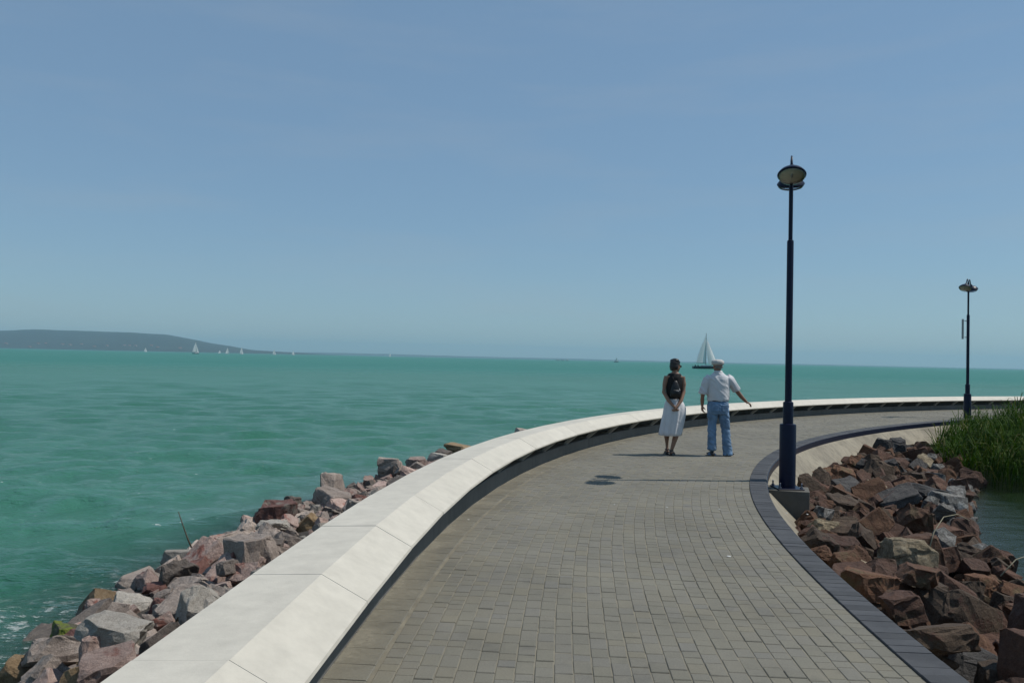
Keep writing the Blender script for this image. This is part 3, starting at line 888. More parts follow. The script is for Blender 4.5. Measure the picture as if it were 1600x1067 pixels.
for i, rk in enumerate(rocks):
    if i in single:
        o = bpy.data.objects.new('rock', rock_mesh(rk['proto'], rk['mat'])); C.objects.link(o)
        o.location = rk['pos']; o.rotation_euler = rk['rot']; o.scale = rk['scale']
        if rk['label']: tag(o, rk['label'], 'rock')
        else:
            size = 'small' if rk['r'] < .15 else ('medium' if rk['r'] < .20 else 'large')
            word = MATWORD[rk['mat'].name]
            lm = min((q for q in rocks if q.get('short') and q['side'] == rk['side']), key=lambda q: (q['pos'] - rk['pos']).length)
            a_, b_ = project(rk['pos']), project(lm['pos'])
            dx_, dy_ = a_[0] - b_[0], (a_[1] - b_[1]) * 1.3
            rel = ('right' if dx_ > 0 else 'left') + ' of' if abs(dx_) > abs(dy_) else ('in front of' if dy_ > 0 else 'behind')
            dd = (rk['pos'] - lm['pos']).length / (lm['r'] + rk['r'])
            how = 'touching and ' if dd < 1.05 else ('close ' if dd < 2.2 else ('some way ' if dd < 4 else 'far '))
            lab = f"{size} {word} rock {how}{rel} the {lm['short']}"
            labels.setdefault(lab, []).append(o); tag(o, lab, 'rock', ('lakeside' if rk['side'] == 'L' else 'pond-side') + ' bank rocks')
    else:
        v, f, r_ = rub[rk['side']]
        co, fc = random.choice(low_np)
        M = np.array(Matrix.LocRotScale(rk['pos'], __import__('mathutils').Euler(rk['rot']), Vector(rk['scale'])))
        b = sum(len(a) for a in v)
        v.append(co @ M[:3, :3].T + M[:3, 3]); f.append(fc + b); r_ += [rk['mat'].name] * len(fc)
for sd, mats in (('L', LEFT_MATS), ('R', RIGHT_MATS)):
    v, f, r_ = rub[sd]
    me = mesh_py('rubble', np.vstack(v), np.vstack(f).tolist()); o = link('rubble', me, None, mats)
    names = [m.name for m in mats]; me.polygons.foreach_set('material_index', [names.index(q) if q in names else 0 for q in r_])
    tag(o, 'loose smaller stones filling the ' + ('lakeside' if sd == 'L' else 'pond-side') + ' rock bank', 'rubble', kind='stuff')
for lab, os_ in labels.items():
    if len(os_) > 1:
        for o in os_: o['group'] = lab.replace(' rock ', ' rocks ', 1)

# ------------------------------------------------------------------ driftwood, stalks
M_STICK = simple('driftwood', (.10, .075, .05), .9, .3, 10)
M_STRAW = simple('dry_stalk', (.30, .27, .18), .8, .2, 10)
def stick(name, pts, r0, r1, mat, label, cat):
    n = len(pts); P = [Vector(p) for p in pts]
    base = P[0].copy()
    mb = MB(); mb.tube([p - base for p in P], [r0 + (r1 - r0) * i / (n - 1) for i in range(n)], 7)
    o = mb.build(name, mat, None, True); o.location = base
    tag(o, label, cat); return o
a = AL(11.75, 3.35, -.62)
stick('stick', [a, a + Vector((-.07, .03, .12)), a + Vector((-.13, .05, .25)), a + Vector((-.2, .08, .40))], .010, .005, M_STICK, 'bare stick poking up from the lakeside rocks at the water', 'stick')
a = AR(13.2, 1.95, -.45)
stick('dry_stalk', [a, a + Vector((.12, .1, .22)), a + Vector((.34, .3, .36)), a + Vector((.62, .5, .36)), a + Vector((.85, .65, .26))], .007, .004, M_STRAW, 'pale dry stalk arching over the dark slate slab', 'reed stalk')
a = AR(13.0, 2.65, -.62)
stick('dry_stalk', [a, a + Vector((.25, .12, .16)), a + Vector((.6, .3, .2)), a + Vector((1.1, .5, .08))], .007, .003, M_STRAW, 'pale dry stalk leaning out over the pond water', 'reed stalk')

# ------------------------------------------------------------------ reeds
t = NT('reed_leaf'); geo = t.n('ShaderNodeNewGeometry'); w = geo.outputs['Position']
rv = t.n('ShaderNodeAttribute', attribute_name='rnd').outputs['Fac']
c = t.ramp(rv, [(0, (.016, .044, .003)), (.5, (.034, .086, .005)), (.85, (.065, .120, .010)), (1, (.16, .15, .05))])
t.set(c, .7); t.b.inputs['Specular IOR Level'].default_value = .12
tr = t.n('ShaderNodeBsdfTranslucent'); t.l(t.mix(1.0, c, (1.1, 1.2, .6), 'MULTIPLY'), tr.inputs[0])
ms = t.n('ShaderNodeMixShader'); ms.inputs[0].default_value = .18; t.l(t.b.outputs[0], ms.inputs[1]); t.l(tr.outputs[0], ms.inputs[2]); t.l(ms.outputs[0], t.out.inputs[0])
M_REED = t.m
def reeds():
    rg = random.Random(5); v = []; f = []; rr = []
    def ribbon(pts, widths, side):
        b = len(v); k = rg.random()
        for p, w_ in zip(pts, widths):
            v.append(p - side * w_); v.append(p + side * w_); rr.extend((k, k))
        for i in range(len(pts) - 1):
            f.append((b + 2 * i, b + 2 * i + 1, b + 2 * i + 3, b + 2 * i + 2))
    n = 0; tries = 0
    while n < 4800 and tries < 60000:
        tries += 1
        s = rg.uniform(23.2, 47); o = rg.uniform(.5, 9)
        lo = np.interp(s, [23, 25, 27, 29, 31, 34, 40, 47], [4.0, 3.2, 2.3, 1.5, 1.0, .7, .5, .5]); hi = np.interp(s, [23, 25, 28, 33, 47], [5.2, 6.2, 7.0, 7.5, 7])
        if not lo < o < hi: continue
        p = AR(s, o, 0)
        if p.y < 17.2 or p.x < 10.9: continue
        n += 1
        z0 = max(WATER_Z - .05, float(bankR(s, o)) - .05)
        edge = min(1.0, (o - lo) / 1.6)
        q = project(Vector((p.x, p.y, 0)))
        H = (.70 + .82 * edge) * rg.uniform(.5, 1.12) * np.interp(p.x, [10.5, 12.5, 15], [.72, 1.0, 1.05])
        lean = Vector((rg.gauss(.16, .14), rg.gauss(-.05, .14), 0))
        base = Vector((p.x, p.y, z0)); pts = [base + Vector((0, 0, H * u_)) + lean * (H * u_ ** 2.2) for u_ in (0, .33, .66, 1)]
        a = rg.uniform(0, 6.28); side = Vector((math.cos(a), math.sin(a), 0))
        ribbon(pts, [.005, .005, .004, .002], side)
        for j in range(rg.randint(5, 8)):
            u_ = rg.uniform(.15, .98); st_ = base + Vector((0, 0, H * u_)) + lean * (H * u_ ** 2.2)
            a = rg.uniform(0, 6.28); d = (Vector((math.cos(a), math.sin(a), 0)) + Vector((.45, -.1, 0))).normalized(); L = rg.uniform(.32, .68)
            up = rg.uniform(.8, 1.5)
            side = Vector((-d.y, d.x, rg.uniform(-.4, .4))).normalized()
            ribbon([st_, st_ + d * L * .18 + Vector((0, 0, L * .36 * up)), st_ + d * L * .42 + Vector((0, 0, L * .58 * up)), st_ + d * L * .80 + Vector((0, 0, L * (.62 * up - .06)))], [.006, .011, .008, .001], side)
    me = mesh_py('reed_bed', v, f); a_ = me.attributes.new('rnd', 'FLOAT', 'POINT'); a_.data.foreach_set('value', rr)
    o = link('reed_bed', me, None, [M_REED]); tag(o, 'dense green reeds growing in the pond below the far lamp', 'reeds', kind='stuff')
reeds()

# ------------------------------------------------------------------ street lamps
def lamp(loc, axis, label, with_plate=False):
    root = empty('street_lamp', loc); tag(root, label, 'street lamp', 'twin-headed navy street lamps')
    mb = MB(); mb.lathe([(.116, .016), (.116, .915), (.112, .93), (.072, .94)], 28); mb.build('base_sleeve', M_POLE, root, True, angle=R(35))
    mb = MB(); mb.lathe([(.073, .93), (.073, 1.235), (.070, 1.25), (.050, 1.262)], 24); mb.build('collar', M_POLE, root, True, angle=R(35))
    mb = MB(); mb.lathe([(.049, 1.255), (.047, 3.60), (.042, 3.615), (.030, 3.62)], 20); mb.build('pole', M_POLE, root, True, angle=R(35))
    mb = MB(); mb.lathe([(.030, 3.61), (.030, 4.67), (.034, 4.675), (.034, 4.70), (.02, 4.72)], 16); mb.build('upper_pole', M_POLE, root, True, angle=R(35))
    mb = MB(); mb.box((-.19, -.19, .0), (.19, .19, .016)); pl = mb.build('base_plate', M_POLE, root, bevel=.003)
    for sx in (-1, 1):
        for sy in (-1, 1):
            M = Matrix.Translation((sx * .155, sy * .155, .016))
            mb = MB(); mb.lathe([(.012, 0), (.012, .075), (.008, .078)], 10, M); mb.lathe([(.024, .0), (.024, .022), (.013, .023)], 6, M)
            mb.build('bolt', M_BOLT, pl)
    mb = MB(); M = Matrix.Rotation(axis, 4, 'Z')
    mb.box((-.12, -.010, .42), (-.115, .010, .45)); mb.build('hatch_lock', M_BOLT, root)
    for sg in (1, -1):
        ax = Vector((math.cos(axis) * sg, math.sin(axis) * sg, 0))
        P = lambda r, z: ax * r + Vector((0, 0, z))
        mb = MB()
        mb.tube([P(.030, 4.42), P(.036, 4.62), P(.042, 4.72), P(.065, 4.80), P(.105, 4.825), P(.150, 4.79), P(.185, 4.71), P(.212, 4.64)], [.014, .014, .014, .014, .014, .014, .016, .022], 10)
        arm = mb.build('arm', M_POLE, root, True)
        mb = MB(); mb.tube([P(.032, 4.42), P(.04, 4.42), P(.15, 4.48)], [.011, .011, .008], 8); mb.build('stay', M_POLE, arm, True)
        # shade: a bell tilted outwards; local z is its axis
        tilt = R(24)
        zx = (Vector((0, 0, 1)) * math.cos(tilt) - ax * math.sin(tilt)).normalized()
        yx = Vector((0, 0, 1)).cross(ax).normalized(); xx = yx.cross(zx)
        c0 = P(.30, 4.51)
        M = Matrix(((xx.x, yx.x, zx.x, c0.x), (xx.y, yx.y, zx.y, c0.y), (xx.z, yx.z, zx.z, c0.z), (0, 0, 0, 1)))
        mb = MB(); mb.lathe([(.196, -.012), (.200, .002), (.190, .018), (.165, .052), (.125, .085), (.075, .108), (.045, .122), (.034, .165), (.026, .172), (.0, .174)][:-1] + [(.004, .174)], 30, M)
        shade = mb.build('lamp_shade', M_POLE, root, True, angle=R(40))
        mb = MB(); mb.lathe([(.186, -.013), (.150, -.017), (.05, -.018), (.01, -.018)], 28, M); mb.build('reflector', M_REFL, shade, True)
        mb = MB(); mb.lathe([(.188, -.014), (.184, -.035), (.160, -.062), (.11, -.080), (.05, -.088), (.006, -.089)], 28, M); mb.build('glass_bowl', M_GLASS, shade, True)
        Mb = M @ Matrix.Translation((.02, .0, -.03)); mb = MB(); mb.ball((0, 0, 0), (.05, .018, .018)); mb.v = [tuple(Mb @ Vector(q)) for q in mb.v]; mb.build('bulb', M_SIGN, shade, True)
    if with_plate:
        d = Vector((-.88, .47, 0)).normalized(); nrm = Vector((-d.y, d.x, 0))
        mb = MB(); c0 = d * .16
        M = Matrix(((d.x, nrm.x, 0, c0.x), (d.y, nrm.y, 0, c0.y), (0, 0, 1, 3.13), (0, 0, 0, 1)))
        mb.box((-.032, -.06, -.34), (.032, .06, .34), M); o = mb.build('equipment_box', M_SIGN, root, bevel=.008); o['label'] = 'narrow pale box bolted to the side of the pole'
        for z in (-.28, .28):
            mb = MB(); mb.tube([d * .045 + Vector((0, 0, 3.13 + z)), d * .11 + Vector((0, 0, 3.13 + z))], .012, 8); mb.build('bracket', M_BOLT, root)
    return root
LAMP1 = Vector((4.05, 11.64, -.10)); LAMP2 = Vector((15.52, 27.1, -.10))
lamp(LAMP1, R(72), 'tall navy street lamp nearer the camera, on a wedge plinth beside the kerb')
lamp(LAMP2, R(222), 'navy street lamp farther off behind the reeds, with a pale box on its pole', True)
def plinth(L, s, label):
    hd = -head(s); M = Matrix.Translation((L.x, L.y, 0)) @ Matrix.Rotation(hd, 4, 'Z')
    mb = MB()
    prof = [(-.30, -.101), (.30, -.101), (.30, -.80), (.18, -.80), (-.30, -.30)]
    mb.loft([[(x, -.24, z) for x, z in prof], [(x, .24, z) for x, z in prof]])
    me = mb.mesh('lamp_plinth', bevel=.008)
    o = link('lamp_plinth', me, None, [M_PLINTH]); o.matrix_world = M
    tag(o, label, 'plinth')
for L, lab in ((LAMP1, 'grey concrete wedge plinth carrying the nearer lamp beside the kerb'), (LAMP2, 'grey concrete plinth of the farther lamp, mostly behind the reeds')):
    s_, t_ = locate([L.x], [L.y]); plinth(L, float(s_[0]), lab)

# ------------------------------------------------------------------ people
M_SKIN = simple('skin', (.30, .165, .105), .5, .1, 9)
M_SKIN2 = simple('tanned_skin', (.30, .155, .10), .5, .1, 9)
M_HAIR = simple('dark_hair', (.014, .010, .009), .45, .3, 60, .004, 120)
M_GREYHAIR = simple('grey_hair', (.22, .2, .18), .6, .2, 60)
M_BLACK = simple('black_cloth', (.006, .006, .007), .85, .2, 14, .004, 30)
M_SKIRT = simple('white_skirt', (.72, .72, .74), .85, .05, 8, .012, 9)
M_SHIRT = simple('white_shirt', (.74, .74, .76), .8, .05, 8, .010, 14)
M_DENIM = simple('faded_denim', (.17, .28, .43), .85, .38, 7, .010, 16)
M_LEATHER = simple('dark_leather', (.018, .014, .012), .4, .2, 20)
M_CAP = simple('pale_cap', (.58, .56, .53), .85, .06, 20, .002, 90)
M_EYE = simple('eye', (.05, .04, .035), .2)
M_LIP = simple('lip', (.28, .1, .08), .5)
M_ZIP = simple('zip_metal', (.5, .5, .5), .3, metallic=.8)

def hand(mb, wrist, direction, palm_n, curl=.5, size=1.0, thumb_side=1):
    """palm and five fingers; direction: wrist to knuckles, palm_n: where the palm faces"""
    d = Vector(direction).normalized(); n = Vector(palm_n); n = (n - d * n.dot(d)).normalized(); sd = d.cross(n).normalized()
    w = Vector(wrist)
    # palm as a flattened loft
    rings = []
    for u_, hw, ht in ((-.01, .024, .018), (.03, .034, .016), (.06, .040, .014), (.088, .038, .012)):
        rings.append([w + d * u_ * size + sd * math.cos(q) * hw * size + n * math.sin(q) * ht * size for q in [2 * math.pi * k / 10 for k in range(10)]])
    mb.loft(rings)
    for i, (off, L) in enumerate(((.029, .070), (.010, .079), (-.010, .073), (-.028, .058))):
        p = w + d * .082 * size + sd * off * size * thumb_side; a = .15; pts = [p]
        for seg in (.42, .33, .25):
            a += curl * .75
            p = p + (d * math.cos(a) + n * math.sin(a)) * (L * seg * size); pts.append(p)
        mb.tube(pts, [.0092 * size, .0088 * size, .008 * size, .0066 * size], 8)
    b = w + d * .028 * size + sd * .030 * size * thumb_side
    dirs = (sd * thumb_side * .75 + d * .6 + n * .35).normalized(), (d * .85 + sd * thumb_side * .25 + n * .45).normalized()
    p1 = b + dirs[0] * .036 * size; p2 = p1 + dirs[1] * .032 * size
    mb.tube([b, p1, p2], [.0125 * size, .0105 * size, .0078 * size], 8)

def head_mesh(mb, c, yaw, tilt=0.0, sc=1.0, neck_base=None):
    """a head facing local +y: skull, jaw, nose, brow, lips, ears"""
    M = Matrix.Translation(c) @ Matrix.Rotation(yaw, 4, 'Z') @ Matrix.Rotation(tilt, 4, 'X')
    def B(p, r): mb_ = MB(); mb_.ball((0, 0, 0), r, 16, 11); mb.add([M @ (Vector(q) * sc + Vector(p) * sc) for q in mb_.v], mb_.f)
    B((0, -.012, .028), (.075, .094, .088))
    B((0, .022, -.040), (.058, .066, .072))
    B((0, .060, -.086), (.026, .022, .020))
    B((0, .078, .022), (.050, .016, .012))
    mb_ = MB(); mb_.tube([(0, .080, .015), (0, .096, -.010), (0, .106, -.024)], [.008, .012, .015], 8); mb.add([M @ (Vector(q) * sc) for q in mb_.v], mb_.f)
    B((0, .082, -.055), (.024, .010, .009))
    for sx in (-1, 1):
        B((sx * .034, .062, -.022), (.022, .022, .02))
        mb_ = MB(); mb_.ball((0, 0, 0), (.009, .020, .032), 10, 7); mb.add([M @ ((Vector(q) + Vector((sx * .080, -.008, -.005))) * sc) for q in mb_.v], mb_.f)
    if neck_base is not None:
        mb.tube([Vector(neck_base) + Vector((0, 0, -.03)), Vector(neck_base), M @ Vector((0, -.015, -.05))], [.062 * sc, .052 * sc, .050 * sc], 14)
    return M

def face_parts(M, parent, sc=1.0):
    for sx in (-1, 1):
        mb = MB(); mb.ball((sx * .032, .077, .004), (.013, .008, .008), 10, 7); mb.v = [tuple(M @ (Vector(q) * sc)) for q in mb.v]; mb.build('eye', M_EYE, parent, True)
    mb = MB(); mb.ball((0, .0895, -.055), (.022, .005, .007), 12, 7); mb.v = [tuple(M @ (Vector(q) * sc)) for q in mb.v]; mb.build('lips', M_LIP, parent, True)

def limb(mb, pts, radii, n=12):
    mb.tube(pts, radii, n)
    for p, r in zip(pts[1:-1], radii[1:-1]): mb.ball(p, (r, r, r), 10, 7)

def foot(mb, ankle, yaw, L=.25, z=.0):
    d = Vector((math.sin(yaw), math.cos(yaw), 0)); sd = Vector((d.y, -d.x, 0)); a = Vector(ankle)
    rings = []
    for u_, hw, zt in ((-.065, .022, .045), (-.04, .032, .075), (.03, .036, .075), (.09, .044, .048), (.14, .044, .032), (.175, .026, .022)):
        c = Vector((a.x, a.y, 0)) + d * u_
        rings.append([c + sd * math.cos(q) * hw + Vector((0, 0, z + .012 + max(0, (zt - .012) * (.5 + .5 * math.sin(q))))) for q in [2 * math.pi * k / 12 for k in range(12)]])
    mb.loft(rings)

def wrinkle(me, amp, sc=(9, 9, 16), seed=0.0):
    n_ = len(me.vertices); co = np.empty(n_ * 3); nr = np.empty(n_ * 3)
    me.vertices.foreach_get('co', co); me.vertices.foreach_get('normal', nr)
    co = co.reshape(-1, 3); nr = nr.reshape(-1, 3)
    w_ = np.array([1 - 2.2 * abs(noise.noise((c_[0] * sc[0] + c_[2] * 5, c_[1] * sc[1], c_[2] * sc[2] + c_[0] * 6 + seed))) for c_ in co])
    co += nr * (w_ * amp)[:, None]
    me.vertices.foreach_set('co', co.ravel()); me.update()
    return me
# --- woman: black sleeveless top, white skirt, hands clasped behind her back
wom = empty('person', (2.99, 14.58, .0)); tag(wom, 'person in black sleeveless top and long white skirt, hands clasped behind the back', 'person')
mb = MB()
torso = [(.80, .0, 0, .165, .115), (.90, .0, -.005, .168, .120), (.98, -.004, -.0, .145, .105), (1.06, -.006, .005, .125, .090), (1.16, -.006, .005, .130, .095), (1.28, -.006, .005, .142, .102), (1.38, -.006, 0, .150, .098), (1.44, -.006, -.005, .152, .085), (1.485, -.004, -.010, .105, .062), (1.515, 0, -.01, .056, .052)]
mb.zloft(torso, 24)
limb(mb, [(-.145, -.005, 1.435), (-.185, -.02, 1.30), (-.205, -.045, 1.15), (-.130, -.125, 1.00), (-.045, -.175, .905)], [.050, .043, .036, .033, .024])
limb(mb, [(.140, -.005, 1.435), (.165, -.02, 1.30), (.158, -.045, 1.16), (.095, -.13, 1.00), (.020, -.180, .905)], [.050, .043, .036, .033, .024])
hand(mb, (-.040, -.178, .90), (.55, -.10, -.80), (.6, .5, .4), .8, .95, -1)
hand(mb, (.018, -.190, .90), (-.55, -.12, -.80), (-.5, .6, .4), .8, .95, 1)
limb(mb, [(.075, 0, .84), (.060, .015, .50), (.030, -.01, .33), (-.045, -.03, .085)], [.085, .056, .052, .029])
limb(mb, [(-.080, .03, .84), (-.090, .16, .48), (-.092, .18, .32), (-.085, .16, .085)], [.085, .056, .050, .029])
foot(mb, (-.045, -.03, .08), R(22), z=.018); foot(mb, (-.085, .16, .08), R(8), z=.018)
Mh = head_mesh(mb, Vector((.012, -.005, 1.625)), R(-62), R(-4), .98, (0, -.012, 1.505))
body = link('body', remesh(mb, 'body', .0075, 3), wom, [M_SKIN]); face_parts(Mh, wom, .98)
mb = MB()
rows = [(.985, -.004, .0, .150, .112), (1.02, -.004, .0, .140, .106), (1.06, -.006, .005, .137, .103), (1.16, -.006, .005, .142, .108), (1.28, -.006, .005, .153, .114), (1.36, -.006, .002, .154, .110), (1.42, -.006, -.005, .142, .098), (1.462, -.006, -.008, .128, .084), (1.490, -.004, -.010, .108, .070)]
mb.zloft(rows, 32, .018, 5, .7); link('sleeveless_top', remesh(mb, 'sleeveless_top', .007, 2), wom, [M_BLACK])
mb = MB()
rows = [(1.015, -.002, .0, .135, .104), (1.00, -.002, .0, .148, .112), (.94, .0, -.004, .176, .132), (.86, .006, -.006, .198, .150), (.76, .0, -.006, .203, .162), (.64, -.022, -.004, .204, .170), (.52, -.044, .0, .200, .176), (.42, -.060, .004, .197, .180), (.365, -.068, .006, .196, .182), (.36, -.068, .006, .186, .172)]
mb.zloft(rows, 96, .055, 9, .4, ramp=[0, .05, .25, .5, .8, 1.0, 1.15, 1.3, 1.35, 1.35]); mb.build('skirt', M_SKIRT, wom, True)
mb = MB(); mb.zloft([(1.0, -.002, 0, .150, .114), (1.025, -.002, 0, .140, .108)], 30); mb.build('waistband', M_SKIRT, wom, True)
# hair: a short bob with a bun-like crown
mb = MB()
def HB(p, r): b_ = MB(); b_.ball((0, 0, 0), r, 16, 11); mb.add([Mh @ (Vector(q) + Vector(p)) for q in b_.v], b_.f)
HB((0, -.022, .040), (.086, .096, .092)); HB((0, -.055, -.010), (.080, .060, .075)); HB((.03, -.02, .095), (.055, .06, .045)); HB((-.03, -.04, .09), (.055, .06, .042)); HB((0, .030, .075), (.066, .050, .042)); HB((0, -.03, .075), (.070, .075, .068)); HB((.062, -.03, -.015), (.028, .045, .055)); HB((-.062, -.03, -.015), (.028, .045, .055)); HB((0, -.075, -.06), (.055, .03, .035))
link('hair', remesh(mb, 'hair', .007, 2), wom, [M_HAIR])
mb = MB()
for sx in (-1, 1):
    b_ = MB(); b_.ball((sx * .034, .090, .003), (.030, .006, .020), 12, 7); b_.tube([(sx * .062, .082, .008), (sx * .082, .03, .008), (sx * .084, -.012, .004)], .0035, 6); mb.add([Mh @ Vector(q) for q in b_.v], b_.f)
b_ = MB(); b_.tube([(-.012, .096, .008), (.012, .096, .008)], .003, 6); mb.add([Mh @ Vector(q) for q in b_.v], b_.f)
mb.build('sunglasses', M_LEATHER, wom, True)
M_BAG = simple('black_leather', (.006, .006, .007), .5, .2, 20)
bag = empty('backpack', wom.location + Vector((-.012, -.15, 1.06))); tag(bag, 'small black backpack worn on the back of the person in the white skirt', 'backpack')
mb = MB(); mb.zloft([(.0, 0, .01, .080, .030), (.02, 0, .005, .094, .042), (.10, 0, .002, .092, .048), (.20, 0, .006, .066, .040), (.275, .0, .010, .040, .026), (.305, 0, .012, .018, .012)], 28, pw=.8); mb.build('bag_body', M_BAG, bag, True)
mb = MB(); mb.zloft([(.035, 0, -.025, .060, .024), (.05, 0, -.030, .068, .028), (.12, 0, -.028, .062, .026), (.14, 0, -.022, .052, .020)], 24, pw=.8); mb.build('pocket', M_BAG, bag, True)
mb = MB(); mb.tube([(-.005, -.060, .125), (.035, -.062, .112), (.060, -.052, .135), (.064, -.036, .165)], .0055, 6); mb.build('zip', M_ZIP, bag, True)
for sx in (-1, 1):
    mb = MB(); mb.tube([(sx * .02, .012, .285), (sx * .055, .075, .405), (sx * .085, .165, .425), (sx * .10, .262, .34), (sx * .115, .265, .20), (sx * .125, .20, .08), (sx * .09, .02, .03)], [.011] * 7, 8, .5); mb.build('strap', M_BLACK, bag, True)
for nm_, ax_, ay_, yw in (('sandal', -.045, -.03, R(22)), ('sandal', -.085, .16, R(8))):
    d = Vector((math.sin(yw), math.cos(yw), 0)); sd = Vector((d.y, -d.x, 0)); c0 = Vector((ax_, ay_, 0)); mb = MB()
    rings = []
    for u_, hw in ((-.075, .02), (-.06, .032), (.03, .034), (.10, .046), (.16, .044), (.19, .02)):
        rings.append([c0 + d * u_ + sd * x_ + Vector((0, 0, z_)) for x_, z_ in ((-hw, .003), (hw, .003), (hw, .024), (-hw, .024))])
    mb.loft(rings)
    mb.tube([c0 + d * .10 + sd * -.048 + Vector((0, 0, .02)), c0 + d * .095 + Vector((0, 0, .064)), c0 + d * .10 + sd * .048 + Vector((0, 0, .02))], .011, 8)
    ring = [c0 + d * (-.01 + .042 * math.cos(q)) + sd * (.038 * math.sin(q)) + Vector((0, 0, .092)) for q in [k * math.pi / 8 for k in range(17)]]
    mb.tube(ring, .008, 6); mb.tube([c0 + d * -.06 + Vector((0, 0, .02)), c0 + d * -.058 + Vector((0, 0, .092))], .009, 6)
    mb.build(nm_, M_LEATHER, wom, True)

# --- man: white short-sleeved shirt, jeans, pale cap, right arm held out
man = empty('person', (3.80, 14.62, .0)); tag(man, 'person in white short-sleeved shirt, jeans and pale flat cap, one arm held out', 'person')
mb = MB()
torso = [(.80, .0, 0, .165, .125), (.95, .0, 0, .172, .130), (1.05, 0, .008, .178, .135), (1.2, 0, .01, .185, .132), (1.34, 0, 0, .192, .122), (1.43, 0, -.01, .185, .100), (1.48, -.004, -.015, .120, .075), (1.53, -.008, -.015, .064, .062)]
mb.zloft(torso, 24)
limb(mb, [(-.185, -.01, 1.425), (-.245, -.015, 1.28), (-.285, -.01, 1.13), (-.282, .035, 1.01), (-.272, .07, .915)], [.060, .052, .043, .038, .028])
hand(mb, (-.272, .070, .915), (.05, .12, -1), (1, .3, .1), .45, 1.05, 1)
limb(mb, [(.185, -.01, 1.425), (.275, .02, 1.31), (.355, .06, 1.195), (.455, .10, 1.085), (.555, .14, .995)], [.060, .052, .043, .038, .028])
hand(mb, (.555, .14, .995), (.80, .25, -.42), (-.15, .2, -1), .35, 1.05, 1)
limb(mb, [(-.09, 0, .86), (-.105, .0, .5), (-.103, -.02, .34), (-.105, -.02, .09)], [.095, .062, .056, .034])
limb(mb, [(.09, 0, .86), (.150, .03, .5), (.165, .02, .34), (.192, .02, .09)], [.095, .062, .056, .034])
Mh2 = head_mesh(mb, Vector((-.018, .0, 1.635)), R(14), R(-3), 1.04, (-.008, -.012, 1.52))
link('body', remesh(mb, 'body', .0075, 3), man, [M_SKIN2]); face_parts(Mh2, man, 1.04)
mb = MB()
rows = [(1.0, .0, 0, .186, .140), (1.03, 0, .0, .198, .150), (1.08, 0, .006, .202, .156), (1.2, 0, .008, .205, .152), (1.32, 0, 0, .208, .140), (1.40, 0, -.008, .205, .124), (1.45, 0, -.014, .178, .100), (1.49, -.004, -.016, .120, .080), (1.525, -.008, -.016, .076, .072)]
mb.zloft(rows, 36, .010, 6, .3)
mb.tube([(-.150, -.01, 1.43), (-.200, -.012, 1.39), (-.252, -.014, 1.26), (-.290, -.012, 1.125)], [.075, .080, .074, .076], 16)
mb.tube([(.150, -.01, 1.43), (.205, -.0, 1.395), (.275, .02, 1.31), (.352, .055, 1.205)], [.075, .080, .074, .078], 16)
link('shirt', wrinkle(remesh(mb, 'shirt', .008, 9), .009, (8, 8, 9)), man, [M_SHIRT])
mb = MB(); mb.zloft([(1.515, -.008, -.016, .080, .076), (1.535, -.008, -.016, .078, .072), (1.558, -.008, -.014, .070, .066), (1.556, -.008, -.014, .062, .058)], 26); mb.build('collar', M_SHIRT, man, True)
mb = MB()
mb.zloft([(1.025, 0, 0, .180, .135), (.98, 0, 0, .186, .142), (.90, 0, -.008, .194, .152), (.82, 0, -.010, .192, .150), (.77, .0, -.004, .186, .140)], 28)
mb.tube([(-.092, -.004, .86), (-.098, -.004, .72), (-.104, .002, .50), (-.104, -.012, .30), (-.104, -.018, .12), (-.104, -.012, .022)], [.102, .094, .078, .074, .080, .086], 18)
mb.tube([(.092, -.004, .86), (.112, .004, .72), (.150, .024, .50), (.168, .018, .30), (.188, .016, .12), (.194, .018, .022)], [.102, .094, .078, .076, .082, .088], 18)
link('jeans', wrinkle(remesh(mb, 'jeans', .0085, 2), .009, (9, 9, 15), 4), man, [M_DENIM])
mb = MB(); mb.zloft([(.995, 0, 0, .190, .146), (1.028, 0, 0, .187, .142)], 28); mb.build('belt', M_LEATHER, man, True)
for sx in (-1, 1):
    Mp = Matrix.Translation((sx * .090, -.150, .885)) @ Matrix.Rotation(sx * .25, 4, 'Z'); mb = MB()
    mb.box((-.058, -.010, -.065), (.058, .008, .060), Mp); mb.build('back_pocket', M_DENIM, man, bevel=.005)
for ax_, ay_, yw in ((-.104, -.01, R(-4)), (.200, .015, R(38))):
    mb = MB(); d = Vector((math.sin(yw), math.cos(yw), 0)); sd = Vector((d.y, -d.x, 0)); rings = []
    for u_, hw, zt in ((-.088, .024, .050), (-.07, .037, .075), (.0, .042, .085), (.08, .048, .070), (.15, .050, .050), (.195, .040, .040), (.212, .018, .028)):
        c = Vector((ax_, ay_, 0)) + d * u_
        rings.append([c + sd * math.cos(q) * hw + Vector((0, 0, .004 + zt * (.5 + .5 * math.sin(q)))) for q in [2 * math.pi * k / 14 for k in range(14)]])
    mb.loft(rings); sh_ = mb.build('shoe', M_LEATHER, man, True)
mb = MB()
b_ = MB(); b_.zloft([(.022, 0, -.012, .086, .104), (.040, 0, -.012, .104, .118), (.070, 0, -.008, .113, .126), (.100, 0, 0, .104, .122), (.122, 0, .005, .075, .092), (.130, 0, .008, .030, .04)], 28, .012, 8)
b_.zloft([(.030, 0, .105, .070, .052), (.038, 0, .105, .072, .056), (.046, 0, .100, .060, .048)], 20)
mb.add([Mh2 @ Vector(q) for q in b_.v], b_.f); link('cap', remesh(mb, 'cap', .007, 2), man, [M_CAP])
mb = MB(); b_ = MB(); b_.ball((0, -.050, -.010), (.076, .058, .042), 16, 9); mb.add([Mh2 @ Vector(q) for q in b_.v], b_.f); mb.build('hair', M_GREYHAIR, man, True)

